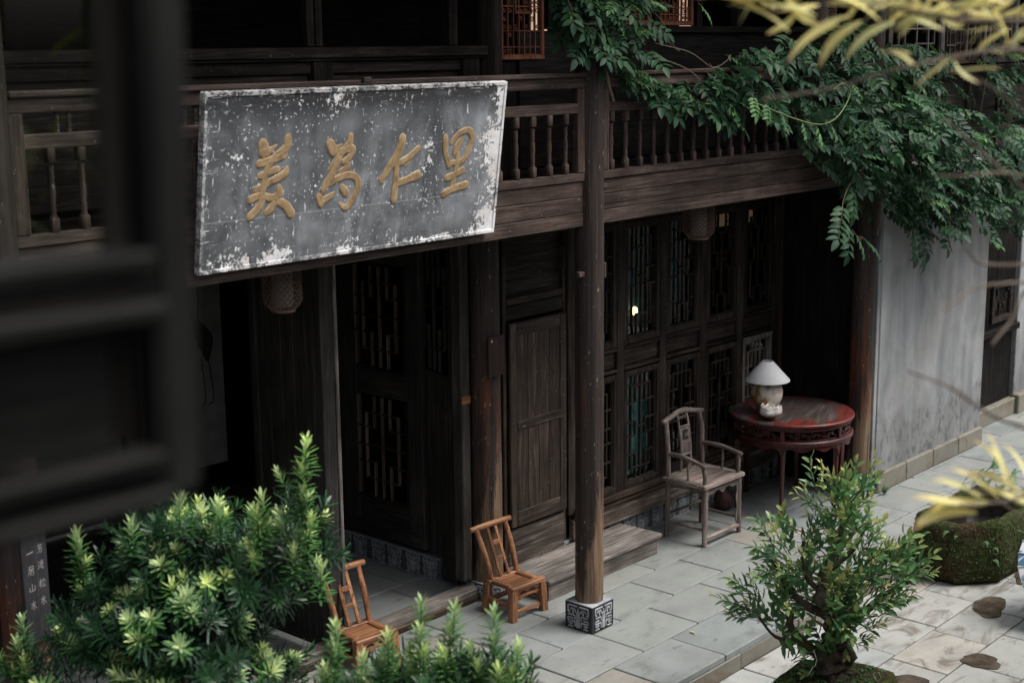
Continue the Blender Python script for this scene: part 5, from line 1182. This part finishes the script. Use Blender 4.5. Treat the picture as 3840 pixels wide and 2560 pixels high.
def twig(n, L, ll, tip, seed):
    rng = np.random.default_rng(seed); m = MB(); pts = [(t*L, .02*math.sin(t*3+seed), .10*L*t*t) for t in np.linspace(0, 1, 5)]
    m.tube(pts, [.0028, .0024, .002, .0014, .0008], 4, mi=1, cap=False, age=.001)
    for i in range(n):
        f = .12+.88*(i+.5)/n; a = i*2.4+seed; k = (f*L, .02*math.sin(f*3+seed), .10*L*f*f); ag = tip*max(0, (f-.45)/.55)**1.1
        d = (.75+.4*f, math.cos(a)*.9, math.sin(a)*.9+.15); leaflet(m, k, d, (-.3, -math.cos(a)*.2, 1), ll*(1.08-.45*f)*rng.uniform(.85, 1.15), ll*.34, .35, .14, ag, 0, min(1, ag*1.2))
    return m.mesh('twig', [BON_L, TWIG], smooth=180)
TW = [twig(10, .17, .066, .95, 1), twig(9, .15, .070, .55, 2), twig(11, .20, .064, .8, 3), twig(9, .14, .072, .15, 4), twig(10, .16, .066, .3, 5), twig(8, .12, .062, 1.0, 6)]
rng = np.random.default_rng(44); random.seed(44)
clusters = [((.08, 1.02), (.09, .10, .10), 16, .6), ((-.03, .86), (.15, .14, .12), 17, .5), ((.12, .88), (.10, .11, .10), 14, .6), ((-.22, .72), (.13, .14, .10), 18, .3), ((.04, .66), (.22, .2, .13), 22, .4), ((-.18, .48), (.15, .14, .10), 20, .3), ((.08, .48), (.18, .18, .09), 20, .75), ((.12, .30), (.14, .14, .08), 18, .4), ((-.30, .32), (.10, .1, .08), 11, .2), ((.40, .60), (.12, .1, .07), 22, .25), ((.27, .48), (.10, .1, .08), 12, .3), ((-.42, .42), (.08, .08, .12), 10, .4), ((.02, .12), (.07, .06, .05), 5, .0), ((-.27, .10), (.05, .05, .04), 4, 0)]
for (a, z), (ra, rb, rz_), n, yg in clusters:
    for k in range(n):
        u = rng.normal(0, .55, 3); p = bp(a*.9+u[0]*ra*.85, z+u[2]*rz_, u[1]*rb)
        d = RX*(u[0]*.9)+FX*(u[1]*.9)+Vector((0, 0, .55+u[2]*.6))
        if a > .25: d += RX*.9+Vector((0, 0, .1))
        if a < -.35: d += RX*-.6
        me = random.choice((TW[0], TW[2], TW[5]) if rng.random() < yg*.75 else (TW[1], TW[3], TW[4]))
        place('twig', me, bz, p, d, (0, 0, 1), rng.uniform(1.0, 1.55), rng.uniform(-.6, .6))
for k in range(22):       # growth towards the courtyard, in front of the trunk
    u = rng.normal(0, .5, 3); p = bp(.05+u[0]*.17, .44+u[2]*.16, -.12+u[1]*.08); d = RX*(u[0]*.7)-FX*.45+Vector((0, 0, .55+u[2]*.4))
    place('twig', TW[(0, 1, 2, 4, 5, 3)[k % 6]], bz, p, d, (0, 0, 1), rng.uniform(.85, 1.25), rng.uniform(-.6, .6))
def moss_mat(name='moss', bare=(.055, .040, .028), m1=(.038, .044, .012), m2=(.085, .095, .022), thr=.47):
    s = NT(name); n = s.noise(s.coord((5, 5, 5)), 1, 6, .62, .4); f = s.noise(s.coord((38, 38, 38)), 1, 5, .65)
    gr = s.ramp(f, [(.3, scl(m1, .45)), (.5, m1), (.72, m2)]); br = s.ramp(f, [(.3, scl(bare, .45)), (.55, bare), (.8, scl(bare, 1.9))])
    c = s.mix(s.sstep(n, thr-.07, thr+.07), br, gr); s.bump(s.math('ADD', f, n), 1.0, .02); return s.col(c, .95, .1)
MOSS = moss_mat()
def rough_block(mb, poly, z0, z1, seed, amp=.02, rings=7, topdip=0.0, n=6):
    """irregular stone: a polygon outline, subdivided, bulged and roughened"""
    rng_ = np.random.default_rng(seed); P_ = []
    for i in range(len(poly)):
        a, b = np.array(poly[i]), np.array(poly[(i+1) % len(poly)])
        for t in range(n): P_.append(a+(b-a)*t/n)
    P_ = np.array(P_); c = P_.mean(0); m = len(P_); vs = []
    ph = rng_.uniform(0, 6, 8)
    for j in range(rings):
        f = j/(rings-1); s = 1+.05*math.sin(f*math.pi)-(.05 if j == rings-1 else 0)-(.04 if j == 0 else 0)
        for i in range(m):
            k = s+amp*(math.sin(i*.9+f*5+ph[0])+.7*math.sin(i*2.1-f*9+ph[1])+.6*rng_.uniform(-1, 1))
            q = c+(P_[i]-c)*k; vs.append((q[0], q[1], z0+(z1-z0)*f+amp*.5*rng_.uniform(-1, 1)*(0 < j)))
    o_ = (rings-1)*m
    for jj, f in enumerate((.75, .5, .25)):
        for i in range(m): q = c+(P_[i]-c)*f; vs.append((q[0], q[1], z1-topdip*(1-f)+amp*rng_.uniform(-.6, .8)))
    rr_ = rings+3; fs = [(j*m+i, j*m+(i+1) % m, (j+1)*m+(i+1) % m, (j+1)*m+i) for j in range(rr_-1) for i in range(m)]
    vs.append((c[0], c[1], z1-topdip)); k = len(vs)-1; fs += [((rr_-1)*m+i, (rr_-1)*m+(i+1) % m, k) for i in range(m)]; fs.append(tuple(range(m))[::-1])
    return mb.add(vs, fs)
tray = thing('stone_tray', 'mossy stone tray carrying the bonsai on the courtyard paving', 'tray', (-.12, -1.9, -.15))
tm = rough_block(MB(), [(-.62, -1.68), (-.02, -1.62), (.16, -1.76), (.19, -2.14), (.05, -2.22), (-.60, -2.16)], -.15, .2, 4, .012, 6)
o = tm.build('stone', MOSS, tray, smooth=60, recenter=False); o.location = Vector((.12, 1.9, .15))
tuft = MB()
for i in range(420):
    x, y = rng.uniform(-.55, .14), rng.uniform(-2.14, -1.68); p = np.array((x+.12, y+1.9, .352))
    for q in range(5):
        a = rng.uniform(0, 6.28); needle(tuft, p, (math.cos(a), math.sin(a), rng.uniform(.4, 1.6)), (0, 0, 1), rng.uniform(.01, .03), .006, rng.uniform(0, .5), .2)
stuff(tuft.build('moss_tufts', FERN_L, tray, recenter=False))

# ---- mossy basin
bs = thing('stone_basin', 'moss-covered old stone basin standing against the platform kerb', 'basin', (3.1, -1.32, -.15))
oct_ = [(2.53, -1.10), (2.68, -1.025), (3.36, -1.03), (3.56, -1.12), (3.58, -1.47), (3.34, -1.66), (2.82, -1.66), (2.55, -1.42)]
bm = MB(); rng_ = np.random.default_rng(5); P_ = []
for i in range(8):
    a, b = np.array(oct_[i]), np.array(oct_[(i+1) % 8])
    for t in range(5): P_.append(a+(b-a)*t/5)
P_ = np.array(P_); cc = P_.mean(0); m_ = len(P_); prof = [(.93, -.15), (1.0, -.11), (1.03, -.02), (1.03, .08), (1.0, .18), (.98, .26), (.95, .305), (.88, .325), (.80, .315), (.76, .26), (.72, .15), (.64, .09), (0.02, .08)]; vs = []
for j, (k, z) in enumerate(prof):
    for i in range(m_):
        w_ = k+.014*math.sin(i*.8+j)+.012*math.sin(i*1.9-j*1.3)+rng_.uniform(-.008, .008); q = cc+(P_[i]-cc)*w_; vs.append((q[0]-3.1, q[1]+1.32, z+.15+(rng_.uniform(-.008, .008)+.018*math.sin(i*.45+1) if j > 3 and j < 9 else 0)))
bm.add(vs, [(j*m_+i, j*m_+(i+1) % m_, (j+1)*m_+(i+1) % m_, (j+1)*m_+i) for j in range(len(prof)-1) for i in range(m_)]+[tuple(range(m_))[::-1], tuple(range((len(prof)-1)*m_, len(prof)*m_))])
for q_ in range(9*m_, 12*m_): bm.mi[q_] = 1  # inner wall and floor get a near-black brown
bm.build('stone', [moss_mat('basin_moss', (.060, .040, .024), (.036, .046, .016), (.100, .122, .042), .43), plain('basin_inside', (.012, .009, .007), .6)], bs, smooth=60, recenter=False)
gr_ = MB()
for i in range(1700):
    k = rng.integers(0, m_); f = rng.uniform(0, 1); pz = rng.uniform(-.10, .30)
    if rng.random() < .3: continue
    pk = P_[k]+(P_[(k+1) % m_]-P_[k])*f; s_ = 1.03 if pz < .18 else 1.0-.3*(pz-.18); q = cc+(pk-cc)*s_; nx = (q-cc)/np.linalg.norm(q-cc)
    if nx[0] > .8: continue
    if 27 > k > 10 and rng.random() < .6: continue
    for t in range(3):
        a = rng.normal(0, 1, 3); leaflet(gr_, (q[0]-3.1, q[1]+1.32, pz+.15), (nx[0]+a[0]*.6, nx[1]+a[1]*.6, a[2]*.6), (nx[0], nx[1], .3), rng.uniform(.008, .02), .010, .2, .1, rng.uniform(0, .35))
stuff(gr_.build('moss_leaves', leaf_mat('moss_leaf', (.16, .18, .06), (.030, .040, .014), .1, .8), bs, recenter=False))
def frond(n, L, ll, age):
    m = MB(); m.tube([(t*L, 0, .25*L*math.sin(t*2.0)-.25*L*t*t) for t in np.linspace(0, 1, 6)], [.0018]*6, 3, mi=1, cap=False, age=.001)
    for i in range(n):
        t = .15+.85*i/n; k = (t*L, 0, .25*L*math.sin(t*2.0)-.25*L*t*t)
        for s_ in (-1, 1): leaflet(m, k, (.35, s_, -.1), (0, 0, 1), ll*(1.1-t), ll*.28, .1, .1, age+random.uniform(0, .3))
    return m.mesh('frond', [FERN_L, GSTEM], smooth=180)
FR = [frond(12, .26, .06, .1), frond(11, .22, .055, .4), frond(10, .18, .05, .2)]
fn = thing('fern', 'bright green fern clump growing behind the mossy basin', 'fern', (3.66, -1.22, -.15))
for i in range(75):
    a = rng.uniform(0, 6.28); p = (3.66+rng.normal(0, .10), -1.25+rng.normal(0, .14), rng.uniform(-.12, .42)); place('frond', random.choice(FR), fn, p, (math.cos(a), math.sin(a), rng.uniform(.2, .9)), (0, 0, 1), rng.uniform(.6, 1.1))
for i in range(12):
    k = rng.integers(24, 39); q = cc+(P_[k]-cc)*1.04; nx = (q-cc)/np.linalg.norm(q-cc); place('frond', FR[2], fn, (q[0], q[1], rng.uniform(-.05, .28)), (nx[0], nx[1], -.3), (nx[0], nx[1], 1), rng.uniform(.3, .55))

# ---- paper umbrella lying at the right
um = thing('paper_umbrella', 'blue and white oiled-paper umbrella lying open on the paving', 'umbrella', (2.47, -2.33, -.15))
def umb_mat():
    s = NT('blue_paper'); n = s.noise(s.coord((9, 9, 9)), 1, 5, .6, .8); c = s.ramp(n, [(.44, (.55, .58, .60)), (.50, (.06, .16, .27)), (.62, (.05, .12, .2)), (.68, (.5, .55, .58))]); return s.col(c, .6, .3)
ub = MB(); n = 24; vs = []
for j, (r_, z) in enumerate(((.0, .20), (.15, .16), (.30, .09), (.43, 0.0), (.43, -.004), (.30, .086), (.15, .156), (.0, .196))):
    for i in range(n): a = 2*math.pi*i/n; vs.append((r_*math.cos(a), r_*math.sin(a), z))
ub.add(vs, [(j*n+i, j*n+(i+1) % n, (j+1)*n+(i+1) % n, (j+1)*n+i) for j in range(7) for i in range(n)])
can = ub.build('canopy', umb_mat(), um, smooth=30, recenter=False); can.location = (0, 0, .30); can.rotation_euler = (R(38), R(-28), 0)
for i in range(n):
    a = 2*math.pi*i/n; o = MB().tube([(0.01*math.cos(a), .01*math.sin(a), .204), (.15*math.cos(a), .15*math.sin(a), .163), (.30*math.cos(a), .30*math.sin(a), .093), (.435*math.cos(a), .435*math.sin(a), .002)], .003, 4).build('rib', plain('bamboo_rib', (.50, .40, .30), .6), can, recenter=False)
MB().tube([(0, 0, .22), (0, 0, -.40)], .010, 8).build('handle', plain('bamboo_rib', (.5, .4, .3)), can, recenter=False)

# ================================================================== NEAR SIDE: gallery the camera stands in, open casement, bamboo
gl = thing('near_terrace', 'dark timber terrace wall of the opposite house with a wide window opening', 'terrace', (-4.0, -5.9, -.15))
GY = -4.93
bpart('wall_board', gl, (-1.0, GY, 1.05), (14.0, .06, 2.4), 'facade'); bpart('window_sill', gl, (-1.0, GY, 2.27), (14.0, .16, .05), 'facade')
bpart('wall_board', gl, (2.4, GY, 3.25), (11.2, .06, 1.9), 'facade'); bpart('wall_board', gl, (-8.3, GY, 3.5), (2.0, .06, 2.4), 'facade')
bpart('window_head', gl, (-5.25, GY, 4.72), (4.1, .08, .10), 'facade'); bpart('window_post', gl, (-7.27, GY, 3.46), (.06, .09, 2.4), 'facade'); bpart('window_post', gl, (-3.24, GY, 3.46), (.08, .09, 2.4), 'facade')
bpart('floor', gl, (-1.0, -6.2, 1.95), (14.0, 2.5, .08), 'deep'); bpart('rear_wall', gl, (-1.0, -7.4, 1.4), (14.0, .08, 3.1), 'facade')
cw = thing('near_casement', 'dark out-of-focus casement leaf with a glass pane above a raised panel', 'window', (CAM[0]+.30, CAM[1]+.85, 3.0))
cw.rotation_euler = (0, R(1.2), 0)
ZC = 3.0
def cpart(name, c, s_, wood='facade', b=.004, mat=None, par=None):
    ax = 'xyz'[int(np.argmax(s_))]; o = MB().box((0, 0, 0), s_, b).build(name, mat or W(wood, ax), par or cw, recenter=False); o.location = c; return o
CWX = .294        # right edge of the leaf
RW = CWX-.034+.18; RC = (CWX-.034-.18)/2
cpart('stile', (CWX-.017, 0, 1.05), (.034, .035, 1.108), 'frame', .006); cpart('stile', (-.20, 0, 1.05), (.04, .035, 1.108), 'frame', .006)
cpart('stile_rebate', (CWX-.045, .012, 1.12), (.022, .012, .90), 'deep', .002)
for z, hh, y in ((.664, .017, -.006), (.6475, .013, .004), (.632, .016, -.016)): cpart('rail', (RC, y, z), (RW, .034, hh-.001), 'frame', .006)
cpart('panel', (RC-.012, .010, .579), (RW-.024, .012, .088), 'frame', .006); cpart('panel_groove', (CWX-.045, .016, .579), (.020, .01, .088), 'deep', .002)
for z, hh, y in ((.5265, .014, -.008), (.514, .010, .004), (.502, .013, -.016)): cpart('rail', (RC, y, z), (RW, .034, hh-.001), 'frame', .006)
cpart('top_rail', (RC, 0, 1.58), (RW, .034, .05), 'frame', .006)
cpart('pane', (RC-.012, .010, 1.115), (RW-.022, .004, .886), mat=GLASS, b=.0005)

# ---- bamboo spray between the window and the courtyard
bb = thing('bamboo_plant', 'yellowing bamboo with blurred bright leaves and bare twigs close to the window', 'bamboo', (-3.62, -4.62, -.15))
BP = Vector((-3.62, -4.62, -.15))
cul = MB()
prof = []
for i in range(24):
    z = i*.22; r_ = .022*(1-.012*i); prof += [(r_, z), (r_*.97, z+.10), (r_*.98, z+.20), (r_*1.12, z+.212)]
cul.lathe(prof, 12).build('culm', plain('bamboo_culm', (.30, .30, .10), .4), bb, smooth=60, recenter=False)
def bleaf(L, wd, seed):
    m = MB(); random.seed(seed); n = 6; vs = []; ag = []
    for i in range(n+1):
        t = i/n; w_ = wd*math.sin(math.pi*min(1, t*.92+.06))**.8; z = -.22*L*t*t; c = .015*math.sin(t*3+seed)
        vs += [(t*L, c+w_/2, z+.15*w_), (t*L, c, z), (t*L, c-w_/2, z+.15*w_)]; ag += [1-.9*max(0, (t-.72)/.28)]*3
    return m.add(vs, [(i*3+k, (i+1)*3+k, (i+1)*3+k+1, i*3+k+1) for i in range(n) for k in (0, 1)], 0, ag).mesh('leaf', [BAM_L], smooth=180)
BL = [bleaf(.115, .024, 1), bleaf(.10, .020, 2), bleaf(.13, .026, 3), bleaf(.08, .018, 4)]
rngb = np.random.default_rng(77)
def branch(pts, rad, mat=TWIG):
    o = MB().tube(catmull(pts, 5), [rad*(1-.6*i/(5*(len(pts)-1))) for i in range(5*(len(pts)-1)+1)], 6).build('branch', mat, bb, smooth=60, recenter=False); o.location = -BP; return o
def sprayed(pts, n, seed, lean=Vector((0, 0, -.3)), s=1.0):
    rg = np.random.default_rng(seed); q = catmull(pts, 8)
    for i in range(n):
        k = rg.integers(int(len(q)*.12), len(q)); p = Vector(q[k]); d = -RX*rg.uniform(.3, 1.0)+FX*rg.normal(0, .25)+Vector((0, 0, rg.normal(0, .35)))+lean
        if rg.random() < .2: d = RX*rg.uniform(.2, .9)+Vector((0, 0, rg.normal(0, .4)))
        o = place('leaf', BL[rg.integers(0, 4)], bb, p+Vector((0, 0, rg.normal(0, .012))), d, (rg.normal(0, .6), rg.normal(0, .6)-.5, 1), rg.uniform(.65, 1.15)*s, rg.uniform(-1, 1))
top1 = [BP+Vector((0, 0, 4.05)), Vector((-4.426, -4.680, 3.843)), Vector((-4.773, -4.677, 3.831)), Vector((-4.956, -4.620, 3.849)), Vector((-5.039, -4.518, 3.876)), Vector((-5.156, -4.464, 3.871))]
top2 = [BP+Vector((0, 0, 4.0)), Vector((-4.487, -4.708, 3.779)), Vector((-4.765, -4.700, 3.784)), Vector((-4.970, -4.632, 3.758)), Vector((-5.057, -4.544, 3.725)), Vector((-5.179, -4.488, 3.709))]
top3 = [BP+Vector((0, 0, 4.15)), Vector((-4.468, -4.693, 3.900)), Vector((-4.844, -4.659, 3.879)), Vector((-4.993, -4.565, 3.892))]
branch(top1, .006); branch(top2, .005, TWIG); branch(top3, .006)
sprayed(top1, 80, 1, Vector((0, 0, .05)), .60); sprayed(top3, 60, 2, Vector((0, 0, -.10)), .60); sprayed(top2[:4], 10, 3, Vector((0, 0, .1)), .6)
for p, dx, dz in (((-5.134, -4.481, 3.850), -0.9, 0.5), ((-5.125, -4.501, 3.816), -0.8, 0.6), ((-5.153, -4.458, 3.854), -0.9, 0.35), ((-5.071, -4.558, 3.828), -0.8, -0.45), ((-5.045, -4.586, 3.832), -0.6, -0.55), ((-5.058, -4.569, 3.840), -0.8, -0.4), ((-5.025, -4.609, 3.831), -0.4, 0.3), ((-5.008, -4.628, 3.831), -0.7, -0.4), ((-5.092, -4.530, 3.841), -0.9, 0.3)):
    place('leaf', BL[2], bb, p, RX*dx+Vector((0, 0, dz)), (0, -.6, 1), .75)
mid = [BP+Vector((0, 0, 2.85)), Vector((-4.519, -4.809, 2.830)), Vector((-4.763, -4.802, 2.956)), Vector((-4.894, -4.786, 3.034)), Vector((-4.974, -4.763, 3.063))]
branch(mid, .004)
for p, dx, dz, k in (((-4.865, -4.815, 3.043), -0.5, 0.9, 2), ((-4.872, -4.804, 3.052), -0.25, 1.0, 0), ((-4.887, -4.792, 3.039), -0.7, 0.5, 1), ((-4.855, -4.831, 3.029), -0.8, 0.55, 2), ((-4.905, -4.771, 3.039), -0.9, 0.35, 1), ((-4.919, -4.760, 3.026), -0.95, 0.2, 0), ((-4.916, -4.769, 3.008), -0.9, -0.15, 2), ((-4.927, -4.754, 3.017), -1, 0.05, 3), ((-4.845, -4.835, 3.051), -0.4, 0.8, 1), ((-4.897, -4.783, 3.030), -0.9, 0.05, 0), ((-4.844, -4.846, 3.020), -0.6, 0.3, 0), ((-4.942, -4.742, 2.999), -0.9, 0.1, 3)):
    place('leaf', BL[k], bb, p, RX*dx+Vector((0, 0, dz)), (0, -.6, 1), .85)
for pts in ([Vector((-4.554, -4.762, 3.358)), Vector((-4.703, -4.742, 3.376)), Vector((-4.856, -4.721, 3.384)), Vector((-4.945, -4.706, 3.357))], [Vector((-4.617, -4.767, 3.360)), Vector((-4.706, -4.744, 3.357)), Vector((-4.774, -4.755, 3.324)), Vector((-4.853, -4.753, 3.289))], [Vector((-4.548, -4.757, 3.397)), Vector((-4.790, -4.709, 3.416)), Vector((-4.858, -4.698, 3.451))],
            [Vector((-4.595, -4.795, 3.097)), Vector((-4.755, -4.759, 3.129)), Vector((-4.888, -4.746, 3.187)), Vector((-4.959, -4.729, 3.230)), Vector((-5.048, -4.694, 3.268))], [Vector((-4.659, -4.825, 3.015)), Vector((-4.838, -4.846, 3.042)), Vector((-4.930, -4.820, 3.041)), Vector((-5.024, -4.787, 3.052))], [Vector((-4.547, -4.725, 3.504)), Vector((-4.697, -4.688, 3.572)), Vector((-4.833, -4.667, 3.644)), Vector((-4.847, -4.643, 3.671))], [Vector((-4.526, -4.739, 3.533)), Vector((-4.692, -4.696, 3.567)), Vector((-4.838, -4.683, 3.572)), Vector((-4.875, -4.642, 3.573))], [Vector((-4.528, -4.703, 3.644)), Vector((-4.736, -4.677, 3.718)), Vector((-4.816, -4.653, 3.751))]):
    branch([BP+Vector((0, 0, pts[0].z-BP.z-.10))]+pts, .0045)

b2 = thing('bamboo_clump', 'green bamboo clump growing on the terrace behind the viewpoint', 'bamboo', (-5.75, -6.75, 1.99))
for k in range(3):
    MB().tube(catmull([(-.1+.12*k, .05*k, 0), (-.12+.14*k, .04, .9), (-.2+.2*k, .1, 2.0), (-.35+.35*k, .2, 2.7)], 4), .010, 8).build('culm', plain('bamboo_culm', (.30, .30, .10), .4), b2, smooth=60, recenter=False)
G_L = leaf_mat('green_bamboo_leaf', (.30, .34, .08), (.12, .22, .05), .3, .5)
gm = []
for me in BL:
    m2 = me.copy(); m2.materials.clear(); m2.materials.append(G_L); gm.append(m2)
rg = np.random.default_rng(3)
for k in range(120):
    p = Vector((-5.75+rg.normal(0, .38), -6.70+rg.normal(0, .25), 3.55+rg.normal(0, .38))); a = rg.uniform(0, 6.28)
    place('leaf', gm[k % 4], b2, p, (math.cos(a), math.sin(a), rg.uniform(-.7, .3)), (0, 0, 1), rg.uniform(1.0, 1.7))
wd = thing('joint_weed', 'tiny fern weed growing beside the carved base of the right column', 'weed', (3.835, -.175, 0))
for k in range(9):
    a = k*.7; place('frond', FR[2], wd, (3.835, -.175, .0), (math.cos(a), math.sin(a)*.6-.5, .9), (0, 0, 1), .45)
random.seed(5)
for k, (x, y, lab) in enumerate(((2.28, .20, 'green fallen leaf lying beside the armchair footrest'), (2.52, .02, 'fallen leaf lying before the front leg of the red table'), (.30, -.62, 'small brown fallen leaf on the slabs right of the carved column base'))):
    m = MB(); leaflet(m, (0, 0, 0), (1, .1, 0), (0, 0, 1), .07, .028, .3, -.1, .3 if k < 2 else .8)
    o = m.build('fallen_leaf', VINE_L if k < 2 else BAM_L, None, recenter=False); o.location = (x, y, .006); o.rotation_euler = (0, 0, k*2.1); tag(o, lab, 'leaf')
